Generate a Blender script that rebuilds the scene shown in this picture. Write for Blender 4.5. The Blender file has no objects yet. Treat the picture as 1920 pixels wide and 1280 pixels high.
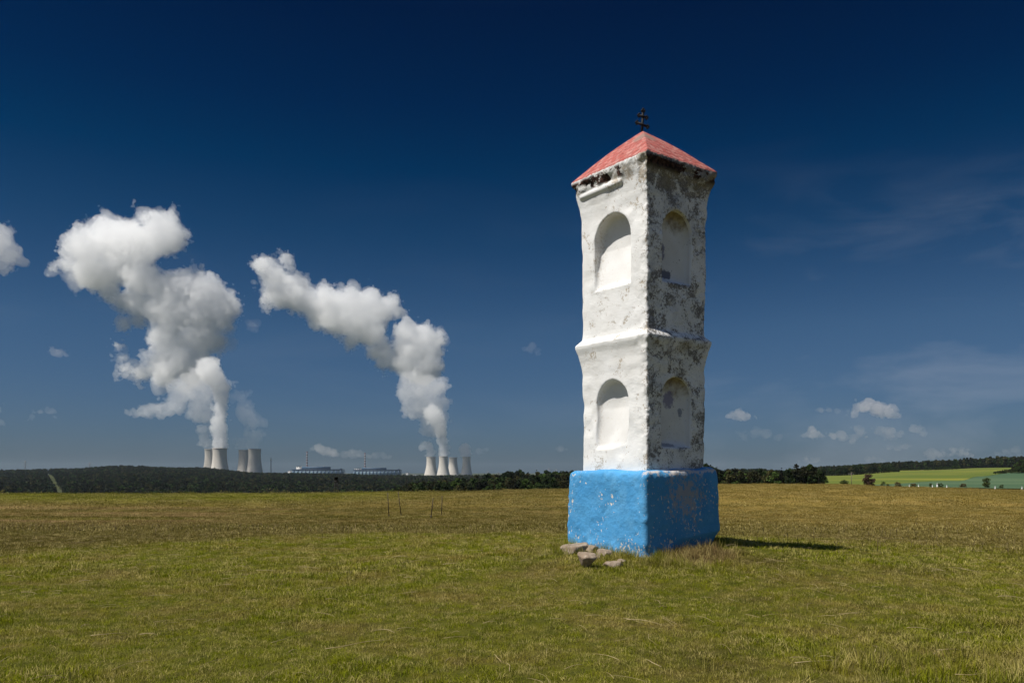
import bpy, math, random
import numpy as np
from mathutils import Vector
R = math.radians
PI = math.pi
sc = bpy.context.scene
rng = np.random.default_rng(7)
random.seed(7)

# ---------------------------------------------------------------- camera, sky, sun, exposure
EYE = 1.0                       # eye level above the mown grass at the camera
F = 1493.0                      # focal length in photo pixels (28 mm on 36 mm, 1920 wide)
cam = bpy.data.cameras.new('camera')
cam.sensor_width = 36.0
cam.lens = 28.0
cam.shift_y = (885 - 640) / 1920.0
cam.clip_start = 0.1
cam.clip_end = 90000
co = bpy.data.objects.new('camera', cam)
sc.collection.objects.link(co)
co.location = (0, 0, EYE)
co.rotation_euler = (R(90), 0, 0)
sc.camera = co

SUN_EL = R(58.5)
SUN_DIR = Vector((-.914 * math.cos(SUN_EL), -.407 * math.cos(SUN_EL), math.sin(SUN_EL)))   # towards the sun
sun = bpy.data.lights.new('sun', 'SUN')
sun.energy = 4.7
sun.angle = R(0.53)
sun.color = (1.0, .96, .89)
so = bpy.data.objects.new('sun', sun)
sc.collection.objects.link(so)
so.rotation_euler = SUN_DIR.to_track_quat('Z', 'Y').to_euler()

w = bpy.data.worlds.new('World')
sc.world = w
w.use_nodes = True
nt = w.node_tree
nt.nodes.clear()
W = nt.nodes.new
L = nt.links.new
sky = W('ShaderNodeTexSky')
sky.sky_type = 'NISHITA'
sky.sun_disc = False
sky.sun_elevation = SUN_EL
sky.sun_rotation = math.atan2(SUN_DIR.x, SUN_DIR.y)
sky.altitude = 400
sky.air_density = 1.0
sky.dust_density = 1.0
sky.ozone_density = 1.5
bg = W('ShaderNodeBackground')
bg.inputs['Strength'].default_value = 0.1
wout = W('ShaderNodeOutputWorld')
tc = W('ShaderNodeTexCoord')
sep = W('ShaderNodeSeparateXYZ')
L(tc.outputs['Generated'], sep.inputs[0])
# a polarising filter darkens the band of sky in view: correction by elevation (sin of elevation 0..1)
ramp = W('ShaderNodeValToRGB')
ramp.color_ramp.interpolation = 'LINEAR'
SKYFIX = [(0.0, (.5, .5, .5)), (1.0, (.9, .9, .9))]
SKYFIX = [(0, (.15, .215, .35)), (.068, (.145, .215, .335)), (.17, (.125, .215, .315)), (.28, (.036, .142, .240)), (.35, (.001, .098, .197)), (.417, (.0, .064, .155)),
          (.50, (.0, .042, .116)), (.62, (.02, .07, .14)), (.8, (.40, .45, .52)), (1.0, (.55, .6, .66))]
els = ramp.color_ramp.elements
while len(els) < len(SKYFIX):
    els.new(0.5)
for e, (p, c) in zip(els, SKYFIX):
    e.position = p
for e, (p, c) in zip(els, SKYFIX):
    e.color = (*c, 1)
L(sep.outputs['Z'], ramp.inputs[0])
mul = W('ShaderNodeMix')
mul.data_type = 'RGBA'
mul.blend_type = 'MULTIPLY'
mul.clamp_result = False
mul.inputs[0].default_value = 1
L(sky.outputs[0], mul.inputs[6])
back = W('ShaderNodeMapRange')            # the filter does not darken the sky behind the camera
back.inputs[1].default_value = .25
back.inputs[2].default_value = -.25
L(sep.outputs['Y'], back.inputs[0])
bmx = W('ShaderNodeMix')
bmx.data_type = 'RGBA'
L(back.outputs[0], bmx.inputs[0])
L(ramp.outputs[0], bmx.inputs[6])
bmx.inputs[7].default_value = (.33, .38, .46, 1)
L(bmx.outputs[2], mul.inputs[7])
# thin cirrus veils
mp = W('ShaderNodeMapping')
mp.inputs['Scale'].default_value = (2.0, 2.0, 8.5)
mp.inputs['Rotation'].default_value = (0, R(-9), 0)
L(tc.outputs['Generated'], mp.inputs[0])
cn = W('ShaderNodeTexNoise')
cn.inputs['Scale'].default_value = 1.9
cn.inputs['Detail'].default_value = 8
cn.inputs['Roughness'].default_value = .56
cn.inputs['Distortion'].default_value = .5
L(mp.outputs[0], cn.inputs[0])
cr = W('ShaderNodeMapRange')
cr.inputs[1].default_value = .5
cr.inputs[2].default_value = .8
cr.inputs[3].default_value = 0
cr.inputs[4].default_value = .34
L(cn.outputs[0], cr.inputs[0])
side = W('ShaderNodeMapRange')            # more of them to the east (right)
side.inputs[1].default_value = .05
side.inputs[2].default_value = .5
side.inputs[3].default_value = .12
side.inputs[4].default_value = 1
L(sep.outputs['X'], side.inputs[0])
low = W('ShaderNodeMapRange')
low.inputs[1].default_value = .37
low.inputs[2].default_value = .16
low.inputs[3].default_value = 0
low.inputs[4].default_value = 1
L(sep.outputs['Z'], low.inputs[0])
m1 = W('ShaderNodeMath')
m1.operation = 'MULTIPLY'
cadd = W('ShaderNodeMath')
cadd.operation = 'ADD'
cadd.inputs[1].default_value = .012
L(cr.outputs[0], cadd.inputs[0])
L(cadd.outputs[0], m1.inputs[0])
L(side.outputs[0], m1.inputs[1])
m2 = W('ShaderNodeMath')
m2.operation = 'MULTIPLY'
L(m1.outputs[0], m2.inputs[0])
L(low.outputs[0], m2.inputs[1])
cmix = W('ShaderNodeMix')
cmix.data_type = 'RGBA'
cmix.clamp_result = False
L(m2.outputs[0], cmix.inputs[0])
L(mul.outputs[2], cmix.inputs[6])
cmix.inputs[7].default_value = (3.2, 3.5, 4.0, 1)
L(cmix.outputs[2], bg.inputs[0])
L(bg.outputs[0], wout.inputs[0])

sc.view_settings.view_transform = 'Standard'
sc.view_settings.look = 'None'
sc.view_settings.exposure = 0.32
sc.view_settings.gamma = 1
sc.cycles.max_bounces = 44
sc.cycles.diffuse_bounces = 3
sc.cycles.glossy_bounces = 2
sc.cycles.transmission_bounces = 3
sc.cycles.volume_bounces = 42
sc.cycles.transparent_max_bounces = 200
sc.cycles.use_denoising = True
sc.cycles.sample_clamp_indirect = 8

# ---------------------------------------------------------------- helpers
COL = sc.collection


def tag(o, label=None, cat=None, group=None, kind=None):
    if label: o['label'] = label
    if cat: o['category'] = cat
    if group: o['group'] = group
    if kind: o['kind'] = kind
    return o


def empty(name, loc=(0, 0, 0), rz=0):
    o = bpy.data.objects.new(name, None)
    o.empty_display_size = .2
    COL.objects.link(o)
    o.location = loc
    o.rotation_euler = (0, 0, rz)
    return o


def mesh_np(name, V, faces, mat=None, parent=None, smooth=False, link=True, matidx=None, mats=None):
    """faces: one (n,k) int array or a list of such arrays"""
    V = np.asarray(V, dtype=np.float32)
    fl = faces if isinstance(faces, list) else [faces]
    fl = [np.asarray(f, dtype=np.int32) for f in fl if len(f)]
    me = bpy.data.meshes.new(name)
    me.vertices.add(len(V))
    me.vertices.foreach_set('co', V.ravel())
    nl = sum(f.size for f in fl)
    nf = sum(len(f) for f in fl)
    me.loops.add(nl)
    me.loops.foreach_set('vertex_index', np.concatenate([f.ravel() for f in fl]))
    me.polygons.add(nf)
    tot = np.concatenate([np.full(len(f), f.shape[1], dtype=np.int32) for f in fl])
    st = np.concatenate([[0], np.cumsum(tot)[:-1]]).astype(np.int32)
    me.polygons.foreach_set('loop_start', st)
    me.polygons.foreach_set('loop_total', tot)
    if smooth:
        me.polygons.foreach_set('use_smooth', np.ones(nf, dtype=bool))
    if mats:
        for m in mats: me.materials.append(m)
    elif mat:
        me.materials.append(mat)
    if matidx is not None:
        me.polygons.foreach_set('material_index', matidx.astype(np.int32))
    me.update(calc_edges=True)
    o = bpy.data.objects.new(name, me)
    if link:
        COL.objects.link(o)
    if parent:
        o.parent = parent
    return o


class MB:
    """collects boxes and tubes into one mesh"""
    def __init__(s):
        s.v, s.q, s.t, s.n = [], [], [], 0

    def add(s, V, q=None, t=None):
        V = np.asarray(V, float)
        if q is not None and len(q): s.q.append(np.asarray(q) + s.n)
        if t is not None and len(t): s.t.append(np.asarray(t) + s.n)
        s.v.append(V)
        s.n += len(V)

    def box(s, x0, x1, y0, y1, z0, z1):
        V = [(x, y, z) for z in (z0, z1) for y in (y0, y1) for x in (x0, x1)]
        s.add(V, [(0, 2, 3, 1), (4, 5, 7, 6), (0, 1, 5, 4), (2, 6, 7, 3), (0, 4, 6, 2), (1, 3, 7, 5)])

    def tube(s, pts, rad, n=6):
        pts = np.asarray(pts, float)
        rad = np.broadcast_to(rad, (len(pts),))
        V = []
        for i, p in enumerate(pts):
            d = pts[min(i + 1, len(pts) - 1)] - pts[max(i - 1, 0)]
            d = d / (np.linalg.norm(d) + 1e-9)
            a = np.cross(d, (0, 0, 1.) if abs(d[2]) < .9 else (1., 0, 0))
            a /= np.linalg.norm(a)
            b = np.cross(d, a)
            for k in range(n):
                t = 2 * PI * k / n
                V.append(p + rad[i] * (a * math.cos(t) + b * math.sin(t)))
        m = len(pts)
        V.append(pts[0]); V.append(pts[-1])
        q, t3 = [], []
        for i in range(m - 1):
            for k in range(n):
                k2 = (k + 1) % n
                q.append((i * n + k, i * n + k2, (i + 1) * n + k2, (i + 1) * n + k))
        for k in range(n):
            k2 = (k + 1) % n
            t3.append((m * n, k2, k))
            t3.append((m * n + 1, (m - 1) * n + k, (m - 1) * n + k2))
        s.add(V, q, t3)

    def lathe(s, prof, n=48, c=(0, 0, 0)):
        V, q = [], []
        for (r, z) in prof:
            for k in range(n):
                t = 2 * PI * k / n
                V.append((c[0] + r * math.cos(t), c[1] + r * math.sin(t), c[2] + z))
        for i in range(len(prof) - 1):
            for k in range(n):
                k2 = (k + 1) % n
                q.append((i * n + k, i * n + k2, (i + 1) * n + k2, (i + 1) * n + k))
        s.add(V, q)

    def build(s, name, mat, parent=None, smooth=False):
        V = np.concatenate(s.v)
        f = []
        if s.q: f.append(np.concatenate(s.q))
        if s.t: f.append(np.concatenate(s.t))
        return mesh_np(name, V, f, mat, parent, smooth)


def axis_interp(n, h, cell, off):
    """(n, g) smooth interpolation matrix on a random lattice"""
    x = (np.arange(n) * h) / cell + off
    i = np.floor(x).astype(int)
    f = x - i
    f = f * f * f * (f * (f * 6 - 15) + 10)
    g = i.max() + 2
    M = np.zeros((n, g), np.float32)
    M[np.arange(n), i] = 1 - f
    M[np.arange(n), i + 1] += f
    return M


def noise3(shape, h, cell, r):
    """value noise in about -1..1 on a regular grid"""
    M = [axis_interp(n, h, cell, r.random()) for n in shape]
    lat = r.normal(0, .62, [m.shape[1] for m in M]).astype(np.float32)
    a = np.tensordot(M[0], lat, (1, 0))
    a = np.tensordot(a, M[1], (1, 1)).transpose(0, 2, 1)
    return np.tensordot(a, M[2], (2, 1))


_lat = np.random.default_rng(3).normal(0, .6, (256, 256)).astype(np.float32)


def noise2(x, y):
    xi = np.floor(x).astype(int); yi = np.floor(y).astype(int)
    fx = x - xi; fy = y - yi
    fx = fx * fx * (3 - 2 * fx); fy = fy * fy * (3 - 2 * fy)
    g = lambda a, b: _lat[a & 255, b & 255]
    return (g(xi, yi) * (1 - fx) + g(xi + 1, yi) * fx) * (1 - fy) + (g(xi, yi + 1) * (1 - fx) + g(xi + 1, yi + 1) * fx) * fy


def surface_net(Fd, org, h):
    """naive surface nets: F<0 is inside -> verts, quads"""
    nx, ny, nz = Fd.shape
    ins = Fd < 0
    c = [ins[a:nx - 1 + a, b:ny - 1 + b, d:nz - 1 + d] for a in (0, 1) for b in (0, 1) for d in (0, 1)]
    s = sum(x.astype(np.int8) for x in c)
    act = (s > 0) & (s < 8)
    I, J, K = np.nonzero(act)
    idx = np.full(act.shape, -1, np.int32)
    idx[I, J, K] = np.arange(len(I))
    acc = np.zeros((len(I), 3), np.float32)
    cnt = np.zeros(len(I), np.float32)
    cor = [(a, b, d) for a in (0, 1) for b in (0, 1) for d in (0, 1)]
    val = {k: Fd[I + k[0], J + k[1], K + k[2]] for k in cor}
    for a in cor:
        for ax in range(3):
            if a[ax] == 0:
                b = list(a); b[ax] = 1; b = tuple(b)
                va, vb = val[a], val[b]
                m = (va < 0) != (vb < 0)
                t = np.where(m, va / np.where(m, va - vb, 1), 0)
                p = np.empty((len(I), 3), np.float32)
                p[:] = a
                p[:, ax] = t
                acc += p * m[:, None]
                cnt += m
    P = acc / cnt[:, None]
    V = (np.stack([I, J, K], 1) + P) * h + np.asarray(org)
    Q = []
    for ax in range(3):
        o1, o2 = [(1, 2), (2, 0), (0, 1)][ax]
        sl0 = [slice(None)] * 3; sl1 = [slice(None)] * 3
        sl0[ax] = slice(0, -1); sl1[ax] = slice(1, None)
        A, B = ins[tuple(sl0)], ins[tuple(sl1)]
        m = A != B
        g = np.stack(np.nonzero(m), 1)
        sh = np.array(act.shape)
        ok = (g[:, o1] >= 1) & (g[:, o2] >= 1) & (g[:, o1] < sh[o1]) & (g[:, o2] < sh[o2]) & (g[:, ax] < sh[ax])
        g = g[ok]
        fl = A[g[:, 0], g[:, 1], g[:, 2]]
        def cell(d1, d2):
            q = g.copy(); q[:, o1] -= d1; q[:, o2] -= d2
            return idx[q[:, 0], q[:, 1], q[:, 2]]
        quad = np.stack([cell(1, 1), cell(0, 1), cell(0, 0), cell(1, 0)], 1)
        quad = np.where(fl[:, None], quad, quad[:, ::-1])
        Q.append(quad)
    return V, np.concatenate(Q)


# ---------------------------------------------------------------- material helper
class N:
    def __init__(s, name):
        s.m = bpy.data.materials.new(name)
        s.m.use_nodes = True
        s.t = s.m.node_tree
        s.t.nodes.clear()
        s.out = s.t.nodes.new('ShaderNodeOutputMaterial')
        s.bs = None

    def node(s, kind, **kw):
        n = s.t.nodes.new(kind)
        for k, v in kw.items():
            setattr(n, k, v)
        return n

    def put(s, sock, v):
        if v is None: return
        if isinstance(v, bpy.types.NodeSocket):
            s.t.links.new(v, sock)
        elif isinstance(v, (tuple, list)) and sock.type == 'RGBA':
            sock.default_value = (*v[:3], 1)
        else:
            sock.default_value = v

    def principled(s, col, rough=.9, bump=None, bstr=.3, bdist=.01, spec=.3, trans=None, metal=0):
        b = s.node('ShaderNodeBsdfPrincipled')
        s.put(b.inputs['Base Color'], col)
        s.put(b.inputs['Roughness'], rough)
        s.put(b.inputs['Specular IOR Level'], spec)
        s.put(b.inputs['Metallic'], metal)
        if bump is not None:
            bn = s.node('ShaderNodeBump')
            bn.inputs['Strength'].default_value = bstr
            bn.inputs['Distance'].default_value = bdist
            s.put(bn.inputs['Height'], bump)
            s.t.links.new(bn.outputs[0], b.inputs['Normal'])
        sh = b.outputs[0]
        if trans:
            tr = s.node('ShaderNodeBsdfTranslucent')
            s.put(tr.inputs[0], col)
            mx = s.node('ShaderNodeMixShader')
            mx.inputs[0].default_value = trans
            s.t.links.new(sh, mx.inputs[1]); s.t.links.new(tr.outputs[0], mx.inputs[2])
            sh = mx.outputs[0]
        s.t.links.new(sh, s.out.inputs['Surface'])
        return s.m

    def pos(s):
        return s.node('ShaderNodeNewGeometry').outputs['Position']

    def obj(s):
        return s.node('ShaderNodeTexCoord').outputs['Object']

    def scale(s, v, sx, sy, sz, rot=(0, 0, 0), loc=(0, 0, 0)):
        n = s.node('ShaderNodeMapping')
        s.put(n.inputs[0], v)
        n.inputs['Scale'].default_value = (sx, sy, sz)
        n.inputs['Rotation'].default_value = rot
        n.inputs['Location'].default_value = loc
        return n.outputs[0]

    def noise(s, v, scale=5, detail=4, rough=.55, dist=0, out=0):
        n = s.node('ShaderNodeTexNoise')
        s.put(n.inputs['Vector'], v)
        n.inputs['Scale'].default_value = scale
        n.inputs['Detail'].default_value = detail
        n.inputs['Roughness'].default_value = rough
        n.inputs['Distortion'].default_value = dist
        return n.outputs[out]

    def vor(s, v, scale=5, out='Distance', feat='F1'):
        n = s.node('ShaderNodeTexVoronoi', feature=feat)
        s.put(n.inputs['Vector'], v)
        n.inputs['Scale'].default_value = scale
        return n.outputs[out]

    def math(s, op, a, b=None, c=None, clamp=False):
        n = s.node('ShaderNodeMath', operation=op, use_clamp=clamp)
        s.put(n.inputs[0], a); s.put(n.inputs[1], b); s.put(n.inputs[2], c)
        return n.outputs[0]

    def rng(s, v, a, b, lo=0, hi=1, smooth=False):
        n = s.node('ShaderNodeMapRange')
        if smooth: n.interpolation_type = 'SMOOTHSTEP'
        s.put(n.inputs[0], v)
        for i, x in enumerate((a, b, lo, hi)):
            s.put(n.inputs[i + 1], x)
        return n.outputs[0]

    def mix(s, f, a, b, mode='MIX'):
        n = s.node('ShaderNodeMix', data_type='RGBA', blend_type=mode)
        s.put(n.inputs[0], f); s.put(n.inputs[6], a); s.put(n.inputs[7], b)
        return n.outputs[2]

    def attr(s, name):
        return s.node('ShaderNodeAttribute', attribute_name=name).outputs['Fac']

    def sep(s, v):
        n = s.node('ShaderNodeSeparateXYZ')
        s.put(n.inputs[0], v)
        return n.outputs


def flat(name, col, rough=.8, nz=.12, scale=.5, metal=0):
    n = N(name)
    f = n.noise(n.obj(), scale, 5)
    c = n.mix(n.rng(f, .35, .65, 0, 1), tuple(x * (1 - nz) for x in col), tuple(min(1, x * (1 + nz)) for x in col))
    return n.principled(c, rough, metal=metal)


def volume(name, density, col=(.99, .99, .99), g=.35):
    n = N(name)
    p = n.node('ShaderNodeVolumePrincipled')
    p.inputs['Color'].default_value = (*col, 1)
    p.inputs['Density'].default_value = density
    p.inputs['Anisotropy'].default_value = g
    n.t.links.new(p.outputs[0], n.out.inputs['Volume'])
    n.m.cycles.homogeneous_volume = True
    return n.m


# ---------------------------------------------------------------- terrain (heights are relative to the eye)
AZ = np.array([-400, 0, 120, 230, 380, 500, 800, 1060, 1300, 1450, 1560, 1700, 1920, 2400.])
DP = np.array([0, 10, 13, 16, 20, 30, 40, 60, 80, 100, 130, 160, 200, 300, 450, 700, 1000, 1400, 1900, 2500, 3000, 5000, 9000, 40000.])
near_ = [-1.0, -1.0, -1.03, -1.2, -1.48, -1.95]
rows = {
    # az: 40, 60, 80, 100, 130, 160, 200, 300, 450, 700, 1000, 1400, 1900, 2500, 3000, 5000, 9000, 40000
    -400: [-2.2, -2.2, -2.16, -3.4, -7, -12, -19, -32, -42, -44, -41, -33, -22, -11, -17, -25, -25, -60],
    0:    [-2.2, -2.2, -2.16, -3.4, -7, -12, -19, -32, -42, -44, -41, -33, -22, -11, -17, -25, -25, -60],
    120:  [-2.2, -2.2, -2.15, -3.4, -7, -12, -19, -32, -42, -44, -41, -32, -19, -6, -14, -25, -25, -60],
    230:  [-2.2, -2.2, -2.15, -3.4, -7, -12, -19, -32, -42, -44, -40, -29, -14, +3, -8, -25, -25, -60],
    380:  [-2.2, -2.2, -2.14, -3.4, -7, -12, -19, -32, -42, -44, -40, -30, -17, -4, -14, -25, -25, -60],
    500:  [-2.2, -2.2, -2.13, -3.2, -7, -12, -19, -32, -42, -44, -41, -34, -25, -19, -25, -25, -25, -60],
    800:  [-2.2, -2.15, -2.05, -2.6, -5, -8, -11, -13.5, -15, -36, -39, -35, -31, -28, -28, -25, -25, -60],
    1060: [-2.15, -2.1, -1.95, -2.15, -3.6, -6, -9, -11.5, -12.5, -30, -36, -35, -30, -27, -27, -25, -25, -60],
    1300: [-2.1, -1.95, -1.85, -1.87, -2.05, -3.2, -6, -9, -12, -18, -20, -18, -16, -16, -18, -25, -25, -60],
    1450: [-2.1, -1.9, -1.75, -1.75, -1.95, -3.0, -5, -9, -10.5, -9, -8, -4, 2, 4, 0, -12, -25, -60],
    1560: [-2.1, -1.9, -1.8, -1.83, -2.05, -2.9, -4.1, -5.2, -5.2, -4.6, -4.5, +1, 6, 8, 2, -12, -25, -60],
    1700: [-2.1, -1.95, -1.95, -2.1, -2.5, -3.2, -4.0, -4.9, -4.4, -2.6, +1.0, +4.5, 9, 8, 2, -12, -25, -60],
    1920: [-2.1, -2.1, -2.15, -2.4, -3.05, -3.7, -4.4, -5.1, -4.2, -1.2, +3.2, +8.5, 14, 10, 2, -12, -25, -60],
    2400: [-2.1, -2.1, -2.15, -2.4, -3.05, -3.7, -4.4, -5.1, -4.2, -1.2, +3.2, +8.5, 14, 10, 2, -12, -25, -60],
}
TAB = np.array([near_ + rows[int(a)] for a in AZ])
LD = np.log(DP + 4)


def ground(x, y):
    x = np.asarray(x, float); y = np.asarray(y, float)
    r = np.hypot(x, y)
    phi = np.clip(np.arctan2(x, y), -R(58), R(58))
    a = 960 + F * np.tan(phi)
    d = r * np.cos(phi)
    ai = np.clip(np.searchsorted(AZ, a) - 1, 0, len(AZ) - 2)
    af = np.clip((a - AZ[ai]) / (AZ[ai + 1] - AZ[ai]), 0, 1)
    af = af * af * (3 - 2 * af)
    l = np.log(d + 4)
    di = np.clip(np.searchsorted(LD, l) - 1, 0, len(LD) - 2)
    df = np.clip((l - LD[di]) / (LD[di + 1] - LD[di]), 0, 1)
    z = (TAB[ai, di] * (1 - af) + TAB[ai + 1, di] * af) * (1 - df) + (TAB[ai, di + 1] * (1 - af) + TAB[ai + 1, di + 1] * af) * df
    # knoll under the shrine, falling off behind it
    kx = (x - 1.75) / 2.3
    ky = (y - 8.65) / np.where(y > 8.65, 1.0, 2.2)
    z = z + .27 * np.exp(-(kx * kx + ky * ky))
    far = np.clip((d - 12) / 20, 0, 1)
    z = z + .018 * noise2(x * 1.7, y * 1.7) * (1 - far) + .012 * noise2(x * 5 + 9, y * 5)
    z = z + far * .05 * noise2(x * .22 + 40, y * .3) + np.clip((d - 150) / 500, 0, 1) * 1.2 * noise2(x * .011 + 7, y * .009)
    return z + EYE


def on_ground(px, py, dmin=3, dmax=150):
    """where the sight line of a photo pixel meets the ground"""
    ds = np.geomspace(dmin, dmax, 4000)
    gx = (px - 960) / F * ds
    g = ground(gx, ds) - EYE
    ray = -(py - 885) / F * ds
    hit = np.nonzero(ray <= g)[0]
    i = hit[0] if len(hit) else len(ds) - 1
    return np.array([gx[i], ds[i], g[i] + EYE])


ang = np.concatenate([np.linspace(-R(62), -R(34), 20, endpoint=False), np.linspace(-R(34), R(34), 520), np.linspace(R(34), R(62), 21)[1:],
                      np.linspace(R(62), 2 * PI - R(62), 50)[1:-1]])
rad = np.concatenate([[0.3], np.geomspace(.8, 20, 150), np.geomspace(20.4, 200, 130), np.geomspace(205, 45000, 170)])
AA, RR = np.meshgrid(ang, rad, indexing='ij')
GX, GY = RR * np.sin(AA), RR * np.cos(AA)
GZ = ground(GX, GY)
na, nr = AA.shape
V = np.stack([GX, GY, GZ], -1).reshape(-1, 3)
i0 = np.arange(na)[:, None]; j0 = np.arange(nr - 1)[None]
i1 = (i0 + 1) % na
quad = np.stack([i0 * nr + j0, i0 * nr + j0 + 1, i1 * nr + j0 + 1, i1 * nr + j0], -1).reshape(-1, 4)
V = np.concatenate([V, [[0, 0, float(ground(0, 0))]]])
cap = np.stack([np.full(na, len(V) - 1), np.arange(na) * nr, ((np.arange(na) + 1) % na) * nr], 1)


def grass_colour(n, inst=False):
    """meadow colours by place: green, olive, straw and brown; the same for the soil sheet and the blades"""
    p = n.pos()
    big = n.noise(n.scale(p, .13, .2, 0), 1, 4, .6)
    mid = n.noise(n.scale(p, 1.1, 1.1, 0), 1, 5, .65)
    sm = n.noise(n.scale(p, 7, 7, 7), 1, 4, .6)
    s = n.sep(p)
    kn = n.node('ShaderNodeVectorMath', operation='LENGTH')
    n.put(kn.inputs[0], n.scale(p, 1 / 7.5, 1 / 10., 0, loc=(0, -.3, 0)))
    far = n.rng(n.math('ADD', kn.outputs['Value'], n.math('MULTIPLY', n.math('SUBTRACT', n.noise(n.scale(p, .5, .5, 0), 1, 4, .6), .5), .35)), .95, 1.2, 0, 1, True)
    green = n.mix(n.rng(sm, .3, .7), (.140, .170, .002), (.300, .300, .008))
    straw = n.mix(n.rng(sm, .3, .7), (.28, .20, .05), (.43, .31, .09))
    brown = (.12, .07, .025)
    k = n.math('ADD', n.rng(mid, .46, .66, 0, .8), n.math('MULTIPLY', n.math('SUBTRACT', big, .5), .9), clamp=True)
    c = n.mix(k, green, straw)
    c = n.mix(n.rng(n.noise(n.scale(p, .6, .9, 0, loc=(5, 3, 0)), 1, 5, .6), .56, .7, 0, .6), c, brown)
    # farther out: drier meadow with long streaks
    st = n.noise(n.scale(p, .035, .22, 0), 1, 5, .6, .4)
    fc = n.mix(n.rng(st, .36, .62, 0, 1), (.112, .092, .009), (.175, .122, .034))
    fc = n.mix(n.rng(n.noise(n.scale(p, .3, .9, 0), 1, 5, .7), .45, .7, 0, .5), fc, (.17, .115, .035))
    fc = n.mix(n.rng(s[0], 1, 14, 0, .55, True), fc, (.30, .205, .05))
    # brown, worn strips to the left and a green strip along its crest
    lx = n.rng(s[0], -9, -16, 0, 1, True)
    st2 = n.noise(n.scale(p, .05, .34, 0, loc=(1, 4.2, 0)), 1, 5, .6, .3)
    wy = n.math('MULTIPLY', n.rng(s[1], 15, 20, 0, 1, True), n.rng(s[1], 55, 42, 0, 1, True))
    bw = n.math('MULTIPLY', n.math('MULTIPLY', lx, wy), n.rng(st2, .46, .60, 0, 1, True))
    fc = n.mix(n.math('MULTIPLY', bw, .85), fc, (.31, .195, .10))
    gw = n.math('MULTIPLY', n.rng(s[1], 52, 66, 0, 1, True), n.rng(s[0], -2, -20, 0, 1, True))
    fc = n.mix(n.math('MULTIPLY', gw, .8), fc, (.135, .14, .008))
    c = n.mix(far, c, fc)
    # dead brown grass heaped at the foot of the shrine
    dv = n.node('ShaderNodeVectorMath', operation='DISTANCE')
    n.put(dv.inputs[0], n.scale(p, 1, 1, 0)); dv.inputs[1].default_value = (1.80, 7.52, 0)
    c = n.mix(n.rng(n.math('ADD', dv.outputs['Value'], n.math('MULTIPLY', n.math('SUBTRACT', sm, .5), .5)), .5, .28, 0, .9), c, (.30, .19, .095))
    vfar = n.rng(s[1], 140, 260, 0, 1, True)
    c = n.mix(vfar, c, n.mix(n.rng(n.noise(n.scale(p, .01, .01, 0), 1, 4), .4, .6), (.03, .038, .014), (.055, .06, .022)))
    return c, sm


n = N('meadow_soil')
gc, sm = grass_colour(n)
gc = n.mix(n.rng(n.sep(n.pos())[1], 8, 40, .75, .08), gc, (.028, .022, .009))
bmp = n.noise(n.scale(n.pos(), 9, 9, 9), 1, 6, .7)
M_soil = n.principled(gc, .95, bmp, .9, .06, .1)
terrain = mesh_np('ground', V, [quad[:, ::-1], cap], M_soil, smooth=True)
tag(terrain, kind='structure')


# fields in the valley on the right: sheets draped just above the terrain
def draped(name, poly_px, mat, lift=.25, dlo=150, dhi=2200):
    """poly as lines of (azimuth px, depth near, depth far)"""
    a = np.array([p[0] for p in poly_px], float)
    dn = np.array([p[1] for p in poly_px], float); df = np.array([p[2] for p in poly_px], float)
    aa = np.linspace(a[0], a[-1], 90)
    n0 = np.interp(aa, a, dn); n1 = np.interp(aa, a, df)
    t = np.linspace(0, 1, 90)
    D = np.exp(np.log(n0)[:, None] * (1 - t) + np.log(n1)[:, None] * t)
    X = ((aa - 960) / F)[:, None] * D
    Z = ground(X, D) + lift
    V = np.stack([X, D, Z], -1).reshape(-1, 3)
    i = np.arange(89)[:, None]; j = np.arange(89)[None]
    q = np.stack([i * 90 + j, (i + 1) * 90 + j, (i + 1) * 90 + j + 1, i * 90 + j + 1], -1).reshape(-1, 4)
    return tag(mesh_np(name, V, q, mat, smooth=True), kind='structure')


def field_mat(name, c1, c2, strip=None):
    n = N(name)
    p = n.pos()
    f = n.noise(n.scale(p, .004, .012, 0), 1, 5, .6)
    g = n.noise(n.scale(p, .3, .3, 0), 1, 4, .6)
    c = n.mix(n.rng(f, .4, .6), c1, c2)
    c = n.mix(n.rng(g, .3, .7, 0, .25), c, tuple(x * .7 for x in c1))
    if strip:
        w_ = n.noise(n.scale(p, .003, .02, 0, loc=(3, 1, 0)), 1, 4, .6)
        c = n.mix(n.rng(w_, .52, .62, 0, .8), c, strip)
    return n.principled(c, .9, g, .5, .5, .1)


draped('green_field', [(1500, 300, 980), (1545, 300, 1000), (1640, 330, 1080), (1700, 370, 1160), (1800, 440, 1230), (1860, 620, 1280), (1960, 780, 1320), (2300, 900, 1350)],
       field_mat('spring_barley', (.085, .115, .02), (.135, .155, .028), (.21, .19, .03)))
draped('blue_green_field', [(1560, 215, 300), (1640, 215, 330), (1700, 215, 368), (1800, 210, 438), (1860, 205, 615), (1960, 205, 770), (2300, 205, 880)],
       field_mat('young_oats', (.055, .098, .050), (.085, .130, .066)))


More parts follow.
